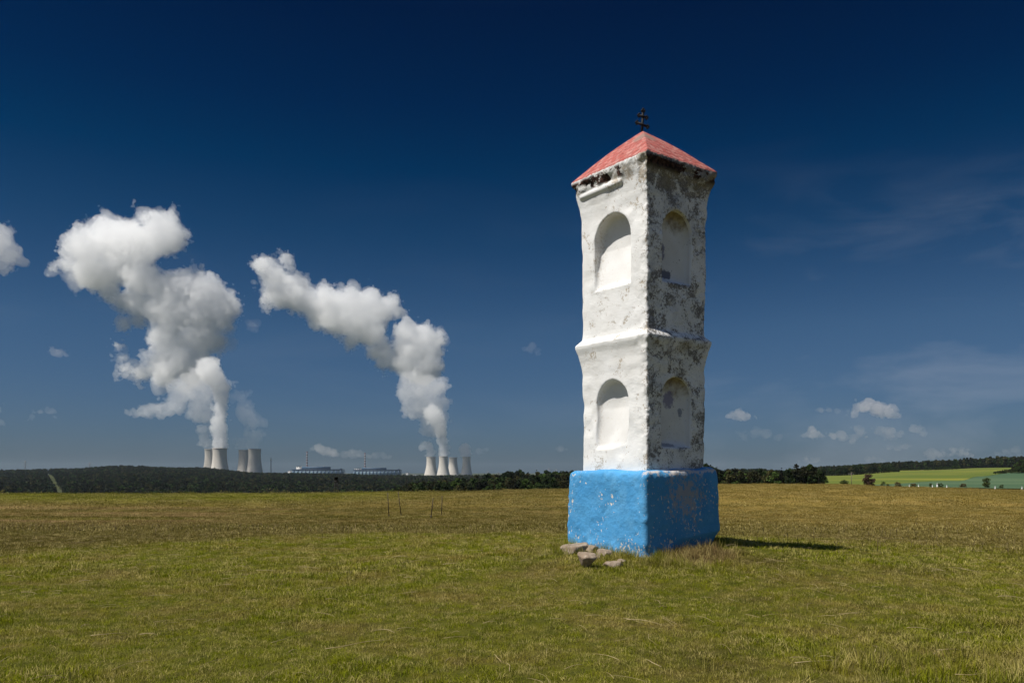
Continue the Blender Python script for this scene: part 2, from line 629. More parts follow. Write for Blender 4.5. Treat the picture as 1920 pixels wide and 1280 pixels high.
# ---------------------------------------------------------------- instancing for uncountable stuff
def scatter(name, pts, rots, scl, idx, protos, mat=None):
    """one object: points that carry instances of the given prototype meshes through geometry nodes"""
    me = bpy.data.meshes.new(name)
    me.vertices.add(len(pts))
    me.vertices.foreach_set('co', np.asarray(pts, np.float32).ravel())
    a = me.attributes.new('rot', 'FLOAT_VECTOR', 'POINT'); a.data.foreach_set('vector', np.asarray(rots, np.float32).ravel())
    a = me.attributes.new('scl', 'FLOAT_VECTOR', 'POINT'); a.data.foreach_set('vector', np.asarray(scl, np.float32).ravel())
    a = me.attributes.new('idx', 'INT', 'POINT'); a.data.foreach_set('value', np.asarray(idx, np.int32))
    o = bpy.data.objects.new(name, me)
    COL.objects.link(o)
    ng = bpy.data.node_groups.new(name + '_spread', 'GeometryNodeTree')
    ng.interface.new_socket('Geometry', in_out='INPUT', socket_type='NodeSocketGeometry')
    ng.interface.new_socket('Geometry', in_out='OUTPUT', socket_type='NodeSocketGeometry')
    gi = ng.nodes.new('NodeGroupInput'); go = ng.nodes.new('NodeGroupOutput')
    iop = ng.nodes.new('GeometryNodeInstanceOnPoints')
    jn = ng.nodes.new('GeometryNodeJoinGeometry')
    for p in protos:
        oi = ng.nodes.new('GeometryNodeObjectInfo')
        oi.inputs['Object'].default_value = p
        oi.inputs['As Instance'].default_value = True
        ng.links.new(oi.outputs['Geometry'], jn.inputs[0])
    ng.links.new(gi.outputs[0], iop.inputs['Points'])
    ng.links.new(jn.outputs[0], iop.inputs['Instance'])
    iop.inputs['Pick Instance'].default_value = True
    for nm, ty, so_ in (('idx', 'INT', 'Instance Index'), ('rot', 'FLOAT_VECTOR', 'Rotation'), ('scl', 'FLOAT_VECTOR', 'Scale')):
        at = ng.nodes.new('GeometryNodeInputNamedAttribute')
        at.data_type = ty
        at.inputs['Name'].default_value = nm
        ng.links.new(at.outputs[0], iop.inputs[so_])
    ng.links.new(iop.outputs[0], go.inputs[0])
    md = o.modifiers.new('spread', 'NODES')
    md.node_group = ng
    return o


# ---------------------------------------------------------------- grass
n = N('grass_blade')
gc, sm = grass_colour(n)
oi = n.node('ShaderNodeObjectInfo').outputs['Random']
gc = n.mix(n.rng(oi, .0, 1, .1, .8), gc, n.mix(n.rng(oi, .35, .9), (.04, .07, .002), (.50, .41, .16)))
M_blade = n.principled(gc, .75, spec=.06, trans=.35)


def clump(nb, rad_, h0, h1, wd, r, lie=.5):
    """a tuft of bent blades"""
    V, Q, T = [], [], []
    for b in range(nb):
        a = r.random() * 2 * PI; d = rad_ * math.sqrt(r.random())
        bx, by = d * math.cos(a), d * math.sin(a)
        h = h0 + (h1 - h0) * r.random()
        th = r.random() * 2 * PI
        lean = lie * (r.random() ** .7) * h * 1.3
        dx, dy = math.cos(th) * lean, math.sin(th) * lean
        wx, wy = -math.sin(th) * wd / 2, math.cos(th) * wd / 2
        if r.random() < .5: wx, wy = math.cos(th + .8) * wd / 2, math.sin(th + .8) * wd / 2
        k = len(V)
        hh = h * (1 - .45 * min(1, lean / h / 1.3))
        V += [(bx - wx, by - wy, -.01), (bx + wx, by + wy, -.01),
              (bx + dx * .3 - wx * .9, by + dy * .3 - wy * .9, hh * .55), (bx + dx * .3 + wx * .9, by + dy * .3 + wy * .9, hh * .55),
              (bx + dx, by + dy, hh)]
        Q.append((k, k + 1, k + 3, k + 2)); T.append((k + 2, k + 3, k + 4))
    return np.array(V), np.array(Q), np.array(T)


def proto(name, V, fs, mat):
    return mesh_np(name, V, fs, mat, link=False)


r_ = random.Random(5)
def clumps(k, *a, **kw):
    out = []
    for i in range(k):
        V, Q, T = clump(*a, r_, **kw)
        out.append(proto('grass_tuft', V, [Q, T], M_blade))
    return out


def scat_zone(dn, df, dens, amax=.70, keep=None):
    """random points in the wedge of view between two depths"""
    area = amax * (df * df - dn * dn)
    m = int(area * dens)
    d = np.sqrt(dn * dn + rng.random(m) * (df * df - dn * dn))
    x = (rng.random(m) * 2 - 1) * amax * d
    # keep clear of the plinth
    lx = (x - 1.350) * math.cos(R(36)) + (d - 8.223) * math.sin(R(36))
    ly = -(x - 1.350) * math.sin(R(36)) + (d - 8.223) * math.cos(R(36))
    ok = ~((abs(lx) < .51) & (abs(ly) < .53))
    x, d = x[ok], d[ok]
    return x, d


def grass(name, dn, df, dens, protos, s0, s1):
    x, d = scat_zone(dn, df, dens)
    z = ground(x, d)
    m = len(x)
    k = .75 + .5 * np.clip(noise2(x * 1.3 + 3, d * 1.3) + .3, 0, 1) + .9 * np.clip(noise2(x * .9 + 70, d * 1.1 + 5) - .75, 0, .6)
    s = (s0 + (s1 - s0) * rng.random(m)) * k
    o = scatter(name, np.stack([x, d, z], 1), np.stack([rng.normal(0, .1, m), rng.normal(0, .1, m), rng.random(m) * 6.28], 1),
                np.stack([s, s, s * (.75 + .5 * rng.random(m))], 1), rng.integers(0, len(protos), m), protos)
    return tag(o, kind='stuff')


g_near = grass('short_grass', 2.9, 7.5, 680, clumps(9, 24, .075, .014, .050, .0038, lie=1.25), .45, .95)
tag(g_near, 'short mown green grass with straw-coloured blades in front of the shrine', 'grass')
g_mid = grass('meadow_grass', 7.3, 17, 230, clumps(7, 30, .12, .016, .055, .0060, lie=1.2), .45, .98)
tag(g_mid, 'olive and green grass around and just behind the shrine knoll', 'grass')
g_far = grass('dry_meadow_grass', 16.5, 48, 15, clumps(5, 60, .42, .02, .065, .011, lie=1.0), .7, 1.2)
tag(g_far, 'dry tan and olive meadow grass in the middle distance with the metal rods', 'grass')
g_crest = grass('crest_grass', 47, 150, 2.2, clumps(4, 80, 1.1, .03, .085, .022, lie=.9), .7, 1.2)
tag(g_crest, 'far meadow grass along the crest below the woods', 'grass')

# taller tufts against the foot of the shrine
tall = clumps(4, 30, .07, .06, .15, .0035, lie=.7)
px_ = []
for k in range(170):
    t = rng.random() * 4
    e, f = int(t), t % 1
    hx, hy = .565 + abs(rng.normal(0, .05)), .60 + abs(rng.normal(0, .05))
    l = [(-hx, -hy + 2 * hy * f), (hx, -hy + 2 * hy * f), (-hx + 2 * hx * f, -hy), (-hx + 2 * hx * f, hy)][e]
    px_.append((1.35 + l[0] * math.cos(R(36)) - l[1] * math.sin(R(36)), 8.223 + l[0] * math.sin(R(36)) + l[1] * math.cos(R(36))))
for (cx, cy, s_, m_) in ((1.80, 7.50, .22, 60), (1.30, 7.20, .13, 26), (1.72, 6.95, .2, 30), (.62, 7.9, .14, 14), (.90, 7.5, .12, 12), (2.05, 3.98, .32, 60), (2.6, 3.75, .3, 40)):
    for k in range(m_):
        px_.append((cx + rng.normal(0, s_), cy + rng.normal(0, s_ * .45)))
px_ = np.array(px_)
m = len(px_)
s = .45 + .6 * rng.random(m)
tufts = scatter('long_grass', np.stack([px_[:, 0], px_[:, 1], ground(px_[:, 0], px_[:, 1])], 1),
                np.stack([rng.normal(0, .15, m), rng.normal(0, .15, m), rng.random(m) * 6.28], 1), np.stack([s, s, s], 1), rng.integers(0, 4, m), tall)
tag(tufts, 'longer green and dead brown grass tufts at the foot of the blue plinth', 'grass', kind='stuff')

# dry straws lying in the grass
n = N('dry_straw')
M_straw = n.principled(n.mix(n.rng(n.noise(n.obj(), 9, 3), .35, .65), (.27, .20, .09), (.42, .33, .18)), .7)
mb = MB()
def straw(x, y, ln, a, wd):
    pts = []
    b = random.uniform(-.12, .12)
    kink, kk_ = random.choice((0, .35, -.4, .6, -.2)), random.choice((2, 3, 4))
    for k in range(6):
        t = k / 5
        an = a + b * (t - .5) * 2 + (kink if k > kk_ else 0)
        px, py = (pts[-1][0] + math.cos(an) * ln / 5, pts[-1][1] + math.sin(an) * ln / 5) if pts else (x, y)
        pts.append((px, py, 0))
    pts = np.array(pts)
    pts[:, 2] = ground(pts[:, 0], pts[:, 1]) + .022 + .008 * np.sin(np.linspace(0, 3.1, 6)) + random.random() * .012
    mb.tube(pts, np.linspace(wd, wd * .4, 6), 4)
for (px, py, ln, a) in ((480, 1074, .30, -.3), (497, 1050, .26, -.25), (735, 1048, .24, -.2), (830, 1062, .22, -.05), (1175, 1170, .34, -.45), (940, 1250, .26, 1.9), (955, 1268, .18, 1.5),
                        (170, 1200, .28, .2), (262, 1196, .14, 0), (1490, 1250, .34, .08), (1700, 1185, .25, .3), (1870, 1125, .24, -.3), (1640, 1230, .2, 1), (1755, 1228, .2, -.1),
                        (40, 1116, .2, -.1), (610, 1225, .55, .6), (1240, 1262, .2, 2.2), (1045, 1013, .3, 0), (560, 1068, .3, -.2)):
    g = on_ground(px, py)
    straw(g[0], g[1], ln * .75, a, .0023)
for k in range(700):
    d = math.sqrt(random.uniform(3.4 ** 2, 13 ** 2)); x = random.uniform(-.68, .68) * d
    straw(x, d, random.uniform(.06, .22), random.uniform(0, 6.28), random.uniform(.0009, .0018))
tag(mb.build('dry_straw', M_straw, smooth=True), 'pale dry straws lying scattered in the short grass', 'straw', kind='stuff')

# seed stalks and taller weeds beyond the mown knoll
n = N('seed_stalk')
M_stalk = n.principled(n.mix(n.rng(n.noise(n.pos(), 3, 3), .35, .65), (.10, .075, .03), (.26, .20, .09)), .8, spec=.1)
mb = MB()
for k in range(1500):
    d = math.sqrt(random.uniform(8.8 ** 2, 26 ** 2)); x = random.uniform(-.68, .68) * d
    if noise2(np.array([x * .35]), np.array([d * .35]))[0] < -.15 or (abs(x - 1.35) < .8 and d < 9.3): continue
    h_ = random.uniform(.07, .2); a = random.random() * 6.28; l_ = random.uniform(0, .35) * h_
    g = float(ground(x, d)); wd = .0013 + .00012 * d
    mb.tube([(x, d, g), (x + math.cos(a) * l_ * .4, d + math.sin(a) * l_ * .4, g + h_ * .6), (x + math.cos(a) * l_, d + math.sin(a) * l_, g + h_ * .85), (x + math.cos(a) * l_ * 1.2, d + math.sin(a) * l_ * 1.2, g + h_)],
            [wd, wd * .8, wd * 2.2, wd * .5], 3)
tag(mb.build('seed_stalks', M_stalk), 'thin brown seed stalks standing in the meadow behind the knoll', 'grass', kind='stuff')

# ---------------------------------------------------------------- the wayside shrine
SA = R(36)
shrine = empty('wayside_shrine', (1.350, 8.223, EYE - .80), SA)
tag(shrine, 'whitewashed masonry wayside pillar shrine with blue plinth, red pyramid roof and iron double cross', 'shrine')
# local frame: x runs along the shaded right face, y along the sunlit left face; z here is relative to the eye, shifted at the end
HX, HY = .416, .4675
ZO = .80                       # local z = z relative to the eye + ZO


def smax(a, b, k):
    h_ = np.clip(.5 + .5 * (a - b) / k, 0, 1)
    return b * (1 - h_) + a * h_ + k * h_ * (1 - h_)


hvx = .0095
org = np.array([-.60, -.65, -.12], np.float32)
shp = (int(1.20 / hvx), int(1.30 / hvx), int(3.72 / hvx))
X = (org[0] + np.arange(shp[0]) * hvx).astype(np.float32)[:, None, None]
Y = (org[1] + np.arange(shp[1]) * hvx).astype(np.float32)[None, :, None]
Z = (org[2] + np.arange(shp[2]) * hvx).astype(np.float32)[None, None, :]
nr_ = np.random.default_rng(11)
prof = np.array([(-.2, .0), (.0, .0), (.7, -.002), (1.0, .004), (1.13, .018), (1.22, .034), (1.285, .054), (1.315, .057), (1.335, .042), (1.375, .004), (1.42, .0), (1.9, .008), (2.3, .012), (2.6, .016),
                 (2.74, .022), (2.86, .045), (2.93, .068), (2.985, .085), (3.06, .088), (3.2, .088)])
off = np.interp(Z, prof[:, 0], prof[:, 1]).astype(np.float32)
wob = .008 * noise3(shp, hvx, .32, nr_) + .0045 * noise3(shp, hvx, .12, nr_)
fine = .0032 * noise3(shp, hvx, .045, nr_)
rough_side = np.clip((-Y - .3) * 6, 0, 1) * .75 + .3
A = smax(np.abs(X) - (HX + off), np.abs(Y) - (HY + off), .03) + wob + fine * rough_side
A += .0024 * np.clip((-Y - .3) * 6, 0, 1) * noise3(shp, hvx, .024, nr_)
# roof: pyramid over the eaves
ex, ey = HX + .088, HY + .088
rise = .49
zr = 3.035 + rise * (1 - np.maximum(np.abs(X) / ex, np.abs(Y) / ey)) ** .94 if False else 3.03 + rise * (1 - np.maximum(np.abs(X) / ex, np.abs(Y) / ey))
zr = zr + .026 * np.sin(np.clip((zr - 3.03) / rise, 0, 1) * PI)
chip = (.011 * noise3(shp, hvx, .10, nr_) + .014 * noise3(shp, hvx, .21, nr_) + .006 * noise3(shp, hvx, .05, nr_)) * np.clip((Z - 2.86) / .06, 0, 1)
A = smax(A + chip, (Z - zr) * .75 + .15 * wob + .55 * chip * np.clip((3.16 - Z) / .12, 0, 1), .012)
# dark rough course under the roof edge set back a little
A = A + .012 * np.exp(-((Z - 2.955) / .03) ** 2) * np.clip(.4 + noise3(shp, hvx, .09, nr_), 0, 1)
A = np.maximum(A, -.09 - Z)
# niches: (face axis, sign, centre along face, half width, z bottom, z top, depth)
NICHES = [('x', -1, .008, .262, 1.845, 2.59, .135, .5), ('x', -1, .02, .232, .235, .925, .105, .95), ('y', -1, -.006, .206, 1.85, 2.56, .10, .3), ('y', -1, -.004, .207, .24, .935, .09, .5),
          ('x', 1, 0, .24, 1.85, 2.57, .12, .3), ('x', 1, 0, .22, .24, .93, .11, .5), ('y', 1, 0, .2, 1.85, 2.57, .1, .3), ('y', 1, 0, .2, .24, .93, .09, .5)]
for (ax, sg, c, hw, z0, z1, dep, cur) in NICHES:
    s_ = (Y if ax == 'x' else X) - c
    dd = (HX if ax == 'x' else HY) + np.interp(Z, prof[:, 0], prof[:, 1]) * .8 - sg * (X if ax == 'x' else Y)      # depth into the wall
    zs = z1 - hw
    a2 = np.where(Z > zs, np.hypot(s_, Z - zs) - hw, np.abs(s_) - hw)
    sill = (z0 + dd * .5) - Z
    lowdep = .14 + .86 * np.clip((Z - z0) / .42, 0, 1) ** .8 if ax == 'x' else 1.0                                                                     # bevelled sill
    a2 = np.maximum(a2, sill)
    dloc = dep * lowdep * (1 - cur * (s_ / hw) ** 2 * .55 - cur * .45 * np.clip((Z - zs) / hw, 0, 1) ** 2)
    n3 = smax(a2 + .6 * wob, dd - dloc + .5 * wob, .045)
    A = smax(A, -n3, .012)
# white roll moulding under the eaves on the sunlit face
def capsule(p0, p1, r):
    p0, p1 = np.array(p0, float), np.array(p1, float)
    d = p1 - p0
    t = np.clip(((X - p0[0]) * d[0] + (Y - p0[1]) * d[1] + (Z - p0[2]) * d[2]) / (d @ d), 0, 1)
    return np.sqrt((X - p0[0] - t * d[0]) ** 2 + (Y - p0[1] - t * d[1]) ** 2 + (Z - p0[2] - t * d[2]) ** 2) - r
roll = capsule((-HX - .028, -.15, 2.862), (-HX - .028, .425, 2.862), .036)
A = -smax(-A, -(roll + .3 * wob), .012)
V, Q = surface_net(A.astype(np.float32), org, hvx)
cen = V[Q].mean(1)
# which part each face belongs to
part = np.zeros(len(Q), int)                          # 0 lower shaft
part[cen[:, 2] > 1.185] = 1                           # ledge
part[cen[:, 2] > 1.40] = 2                            # upper shaft
part[cen[:, 2] > 2.80] = 3                            # cornice
e1 = V[Q[:, 1]] - V[Q[:, 0]]; e2 = V[Q[:, 2]] - V[Q[:, 0]]
nrm = np.cross(e1, e2); nrm /= np.linalg.norm(nrm, axis=1)[:, None] + 1e-9
zroof = 3.03 + rise * (1 - np.maximum(np.abs(cen[:, 0]) / ex, np.abs(cen[:, 1]) / ey))
part[(cen[:, 2] > 3.0) & (cen[:, 2] > zroof - .035) & (nrm[:, 2] > .28)] = 4      # roof
for ni, (ax, sg, c, hw, z0, z1, dep, cur) in enumerate(NICHES):
    s_ = (cen[:, 1] if ax == 'x' else cen[:, 0]) - c
    dd = (HX if ax == 'x' else HY) - sg * (cen[:, 0] if ax == 'x' else cen[:, 1])
    zs = z1 - hw
    a2 = np.where(cen[:, 2] > zs, np.hypot(s_, cen[:, 2] - zs) - hw, np.abs(s_) - hw)
    part[(a2 < .02) & (dd > .018) & (dd < .26) & (cen[:, 2] > z0 - .03) & (cen[:, 2] < z1 + .03)] = 10 + ni

# whitewashed plaster: clean to the sunlit side, flaking and weathered on the shaded one
def plaster(name, roofline=False):
    n = N(name)
    o = n.obj()
    s = n.sep(o)
    on = n.sep(n.node('ShaderNodeTexCoord').outputs['Normal'])
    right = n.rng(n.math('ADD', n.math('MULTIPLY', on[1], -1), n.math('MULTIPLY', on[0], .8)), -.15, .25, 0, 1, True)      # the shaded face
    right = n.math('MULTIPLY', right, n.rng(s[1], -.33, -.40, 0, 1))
    leftf = n.rng(s[0], -.28, -.40, 0, 1, True)
    corner = n.math('MULTIPLY', n.rng(s[1], -.36, -.455, 0, 1, True), leftf)
    zz = n.math('SUBTRACT', s[2], ZO)
    blot = n.noise(o, 5.8, 7, .68, .6)
    speck = n.noise(o, 38, 7, .76, .3)
    grain = n.noise(o, 95, 4, .7)
    # amount of wear
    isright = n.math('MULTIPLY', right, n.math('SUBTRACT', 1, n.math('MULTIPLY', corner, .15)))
    amt = n.math('ADD', n.rng(isright, 0, 1, .395, .462), n.math('MULTIPLY', n.math('SUBTRACT', blot, .5), .75))
    amt = n.math('ADD', amt, n.math('MULTIPLY', corner, .035))
    top = n.rng(zz, 2.62, 2.86, 0, .09, True)
    amt = n.math('ADD', amt, n.math('MULTIPLY', top, n.rng(s[1], .1, -.3, .3, 1)))
    sn = n.noise(n.scale(o, 1, 1, 1, loc=(.7, .2, .5)), 62, 5, .75, .2)
    k = n.math('ADD', n.math('MULTIPLY', speck, .55), n.math('MULTIPLY', sn, .45))
    peel = n.rng(n.math('ADD', k, amt), .98, 1.03, 0, 1)
    # on the sunlit side the wear is only a thin tan scuff
    white = n.mix(n.rng(n.noise(o, 2.6, 5, .6), .35, .65), (.755, .74, .71), (.82, .815, .80))
    tan = n.mix(n.rng(grain, .3, .7), (.42, .35, .27), (.62, .56, .47))
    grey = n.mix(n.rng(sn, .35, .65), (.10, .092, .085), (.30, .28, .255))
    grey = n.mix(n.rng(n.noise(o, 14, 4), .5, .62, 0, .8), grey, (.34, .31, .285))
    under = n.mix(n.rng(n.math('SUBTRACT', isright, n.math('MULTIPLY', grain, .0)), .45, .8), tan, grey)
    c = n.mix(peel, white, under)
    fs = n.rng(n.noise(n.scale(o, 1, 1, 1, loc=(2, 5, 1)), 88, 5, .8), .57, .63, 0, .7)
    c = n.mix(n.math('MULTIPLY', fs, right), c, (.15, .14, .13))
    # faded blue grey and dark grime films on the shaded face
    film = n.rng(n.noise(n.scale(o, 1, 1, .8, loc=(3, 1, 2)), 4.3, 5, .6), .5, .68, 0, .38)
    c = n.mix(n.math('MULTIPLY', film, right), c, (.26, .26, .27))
    # black and rusty stone where the render has fallen from the cornice
    band = n.math('MULTIPLY', n.rng(zz, 2.885, 2.915, 0, 1), n.rng(zz, 3.03, 2.995, 0, 1))
    hb = n.math('MULTIPLY', n.math('MULTIPLY', n.rng(s[0], .12, -.05, 0, .13, True), right), 1)
    hc = n.math('MULTIPLY', n.math('MULTIPLY', n.rng(s[1], -.16, -.28, 0, .16, True), leftf), n.math('SUBTRACT', 1, right))
    hole = n.rng(n.math('SUBTRACT', n.math('ADD', n.noise(n.scale(o, 1, 1, 1.4, loc=(.3, .9, 0)), 6.5, 5, .62, .3), hb), hc), .48, .51, 0, 1)
    brk = n.mix(n.rng(n.noise(o, 26, 4), .42, .7), (.018, .012, .010), (.11, .055, .04))
    c = n.mix(n.math('MULTIPLY', band, hole), c, brk)
    c = n.mix(n.math('MULTIPLY', n.math('MULTIPLY', band, n.math('SUBTRACT', 1, hole)), n.rng(n.noise(o, 12, 4), .45, .6, 0, .7)), c, (.30, .28, .24))
    # yellow-green algae just under the cornice and ledge of the shaded face
    al = n.math('MULTIPLY', n.math('ADD', n.math('MULTIPLY', n.rng(zz, 2.74, 2.84, 0, 1, True), n.rng(zz, 2.95, 2.9, 0, 1, True)),
                n.math('MULTIPLY', n.rng(zz, 1.14, 1.22, 0, 1, True), n.rng(zz, 1.31, 1.28, 0, 1, True))), n.math('MULTIPLY', right, n.rng(n.noise(o, 5, 4), .4, .62, 0, .55)))
    c = n.mix(al, c, (.26, .22, .12))
    # thin dark crack lines
    h = n.math('ADD', n.math('MULTIPLY', speck, .6), n.math('MULTIPLY', grain, .4))
    h = n.math('SUBTRACT', h, n.math('MULTIPLY', peel, .35))
    return n.principled(c, .92, h, .75, .012, .15)


def niche_plaster(name, dirty, cz, hz, cs):
    """cleaner whitewash with a rusty algae stain at the head and faded blue remains of paint"""
    n = N(name)
    o = n.obj()
    s = n.sep(o)
    zz = n.math('SUBTRACT', s[2], ZO)
    grain = n.noise(o, 70, 5, .7)
    white = n.mix(n.rng(n.noise(o, 4, 5), .35, .65), (.66, .645, .62), (.73, .72, .70))
    if dirty:
        head = n.rng(n.math('ADD', zz, n.math('MULTIPLY', n.math('SUBTRACT', n.noise(o, 9, 5, .65), .5), .35)), hz - .20, hz - .02, 0, .85, True)
        c = n.mix(head, white, n.mix(n.rng(n.noise(o, 15, 4), .4, .62), (.34, .28, .15), (.12, .07, .025)))
        def spot(px, pz, r_x, r_z, col, amt):
            dv = n.node('ShaderNodeVectorMath', operation='LENGTH')
            m_ = n.node('ShaderNodeCombineXYZ')
            n.put(m_.inputs[0], n.math('DIVIDE', n.math('SUBTRACT', s[0], px), r_x))
            n.put(m_.inputs[1], n.math('DIVIDE', n.math('SUBTRACT', zz, pz), r_z))
            n.put(dv.inputs[0], m_.outputs[0])
            q = n.math('ADD', dv.outputs['Value'], n.math('MULTIPLY', n.math('SUBTRACT', n.noise(o, 26, 4, .6), .5), 1.6))
            return n.mix(n.rng(q, 1.0, .75, 0, amt), c, col)
        if cz > 1.5:
            c = spot(-.13, 2.17, .05, .10, (.13, .13, .22), .75)
            c = spot(-.09, 1.95, .12, .05, (.07, .08, .13), .85)
        else:
            c = spot(-.03, .72, .09, .09, (.16, .14, .27), .7)
            c = spot(.13, .60, .03, .05, (.15, .17, .24), .7)
            c = spot(-.08, .26, .12, .03, (.22, .22, .24), .7)
        c = n.mix(n.rng(n.noise(o, 34, 6, .7), .62, .66, 0, .8), c, (.12, .11, .10))
    else:
        c = n.mix(n.rng(n.noise(o, 22, 6, .7), .60, .68, 0, .5), white, (.52, .47, .40))
        edge = n.rng(s[1], cs + .15, cs + .24, 0, 1)
        c = n.mix(n.math('MULTIPLY', edge, n.rng(n.noise(o, 40, 5, .7), .5, .6, 0, .6)), c, (.45, .39, .32))
    return n.principled(c, .92, grain, .5, .006, .15)


def roof_mat():
    n = N('red_painted_roof')
    o = n.obj()
    s = n.sep(o)
    f = n.noise(n.scale(o, 1, 1, .35), 16, 6, .7, .3)
    c = n.mix(n.rng(n.noise(o, 5, 5), .35, .65), (.32, .075, .062), (.43, .12, .10))
    c = n.mix(n.rng(f, .46, .62, 0, .85), c, (.50, .25, .215))
    c = n.mix(n.rng(n.noise(n.scale(o, 1, 1, .5, loc=(.4, 2, 1)), 11, 7, .75), .56, .64, 0, .7), c, (.19, .065, .05))
    # courses of slabs: thin dark joints parallel to the eaves
    w_ = n.node('ShaderNodeTexWave', wave_type='BANDS', bands_direction='Z')
    n.put(w_.inputs['Vector'], o)
    w_.inputs['Scale'].default_value = 5.4
    w_.inputs['Distortion'].default_value = 3.2
    w_.inputs['Detail'].default_value = 4
    w_.inputs['Detail Scale'].default_value = 4
    j = n.rng(w_.outputs['Fac'], .02, .2, 1, 0)
    c = n.mix(n.math('MULTIPLY', j, .5), c, (.15, .05, .04))
    c = n.mix(n.rng(n.noise(o, 60, 5, .7), .62, .7, 0, .7), c, (.10, .06, .05))
    # bare grey patch on the front hip
    d = n.node('ShaderNodeVectorMath', operation='DISTANCE')
    n.put(d.inputs[0], o); d.inputs[1].default_value = (-.16, -.18, 3.34 + ZO)
    q = n.math('ADD', d.outputs['Value'], n.math('MULTIPLY', n.math('SUBTRACT', n.noise(o, 18, 5), .5), .12))
    c = n.mix(n.rng(q, .14, .09, 0, .85), c, (.24, .17, .14))
    return n.principled(c, .85, n.math('SUBTRACT', n.noise(o, 40, 6, .7), n.math('MULTIPLY', j, .5)), .6, .01, .2)


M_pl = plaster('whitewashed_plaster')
M_roof = roof_mat()
names = {0: 'lower_shaft', 1: 'ledge', 2: 'upper_shaft', 3: 'cornice', 4: 'roof'}


def piece(name, sel, mat, parent):
    q = Q[sel]
    u, inv = np.unique(q, return_inverse=True)
    v = V[u].copy()
    v[:, 2] += ZO
    return mesh_np(name, v, inv.reshape(-1, 4), mat, parent, smooth=True)


parts = {}
for k, nm in names.items():
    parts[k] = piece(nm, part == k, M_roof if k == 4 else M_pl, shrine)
parts[2]['label'] = 'white upper shaft with arched niches, flaking on the shaded face'
parts[0]['label'] = 'white lower shaft with arched niches below the ledge'
for ni, (ax, sg, c, hw, z0, z1, dep, cur) in enumerate(NICHES):
    dirty = ax == 'y'
    mt = niche_plaster('niche_plaster', dirty, (z0 + z1) / 2, z1, c)
    piece('niche', part == 10 + ni, mt, parts[2] if z0 > 1 else parts[0])
del A, wob, fine, chip, roll

# plinth
h2 = .0115
org2 = np.array([-.72, -.72, -1.15], np.float32)
shp2 = (int(1.44 / h2), int(1.44 / h2), int(1.28 / h2))
X = (org2[0] + np.arange(shp2[0]) * h2).astype(np.float32)[:, None, None]
Y = (org2[1] + np.arange(shp2[1]) * h2).astype(np.float32)[None, :, None]
Z = (org2[2] + np.arange(shp2[2]) * h2).astype(np.float32)[None, None, :]
pxh, pyh = .545, .565
wob = .009 * noise3(shp2, h2, .4, nr_) + .0065 * noise3(shp2, h2, .15, nr_) + .0035 * noise3(shp2, h2, .05, nr_)
taper = -.028 * (Z + .4)
ztop = .012 + .05 * (X + .55) + .012 * (Y + .5) + .018 * noise3(shp2, h2, .3, nr_)
B = smax(np.abs(X) - (pxh + taper), np.abs(Y) - (pyh + taper), .05)
B = smax(B, Z - ztop, .085) + wob
B += .02 * np.clip((-.62 - Z) * 6, 0, 1) * noise3(shp2, h2, .11, nr_)
B += .10 * np.clip((-.66 - Z + .10 * (X + .2)) * 5, 0, 1) * np.clip((X + .25) * 3, 0, 1) * np.clip((-Y - .2) * 4, 0, 1)      # undercut foot of the shaded face
B = np.maximum(B, -1.1 - Z)
V, Q = surface_net(B.astype(np.float32), org2, h2)
n = N('blue_limewash')
o = n.obj()
s = n.sep(o)
zz = n.math('SUBTRACT', s[2], ZO)
c = n.mix(n.rng(n.noise(o, 3.2, 5, .6), .35, .65), (.056, .255, .51), (.080, .31, .58))
c = n.mix(n.rng(n.noise(n.scale(o, 1, 1, .6), 8, 6, .7), .5, .7, 0, .45), c, (.15, .38, .60))
c = n.mix(n.rng(n.noise(o, 45, 5, .7), .58, .68, 0, .6), c, (.025, .16, .36))
on = n.sep(n.node('ShaderNodeTexCoord').outputs['Normal'])
right = n.rng(n.math('ADD', n.math('MULTIPLY', on[1], -1), n.math('MULTIPLY', on[0], .8)), -.1, .3, 0, 1, True)
clus = n.noise(n.scale(o, 1, 1, 1, loc=(1.3, .4, .9)), 2.6, 3, .5)
sp = n.noise(n.scale(o, 1, 1, .75), 34, 5, .62, .2)
k = n.math('ADD', sp, n.math('MULTIPLY', n.math('SUBTRACT', clus, .5), .55))
mid = n.math('MULTIPLY', n.rng(zz, -.80, -.55, .06, 0), 1)
foot = n.rng(n.math('ADD', zz, n.math('MULTIPLY', n.math('SUBTRACT', n.noise(o, 7, 4), .5), .2)), -.60, -.80, 0, .09)
flk = n.rng(n.math('ADD', n.math('ADD', k, foot), n.math('MULTIPLY', right, .012)), .656, .672, 0, 1)
c = n.mix(flk, c, n.mix(n.rng(sp, .6, .75), (.62, .56, .46), (.80, .77, .70)))
# big grey scuffed patch on the shaded face and bare upper edge
dv = n.node('ShaderNodeVectorMath', operation='LENGTH')
cb = n.node('ShaderNodeCombineXYZ')
n.put(cb.inputs[0], n.math('DIVIDE', n.math('SUBTRACT', s[0], .03), .20))
n.put(cb.inputs[1], n.math('DIVIDE', n.math('ADD', zz, .23), .19))
n.put(dv.inputs[0], cb.outputs[0])
q = n.math('ADD', dv.outputs['Value'], n.math('MULTIPLY', n.math('SUBTRACT', n.noise(n.scale(o, 1, 1, .7), 26, 8, .8), .5), 9.0))
c = n.mix(n.math('MULTIPLY', n.rng(q, 1.0, .8, 0, .9), right), c, (.33, .33, .35))
up = n.math('MULTIPLY', n.rng(n.math('ADD', zz, n.math('MULTIPLY', n.math('SUBTRACT', n.noise(o, 16, 5, .65), .5), .22)), -.02, .0, 0, .9), n.math('MULTIPLY', n.rng(s[1], -.50, -.53, 0, 1), n.rng(zz, .045, .025, 0, 1)))
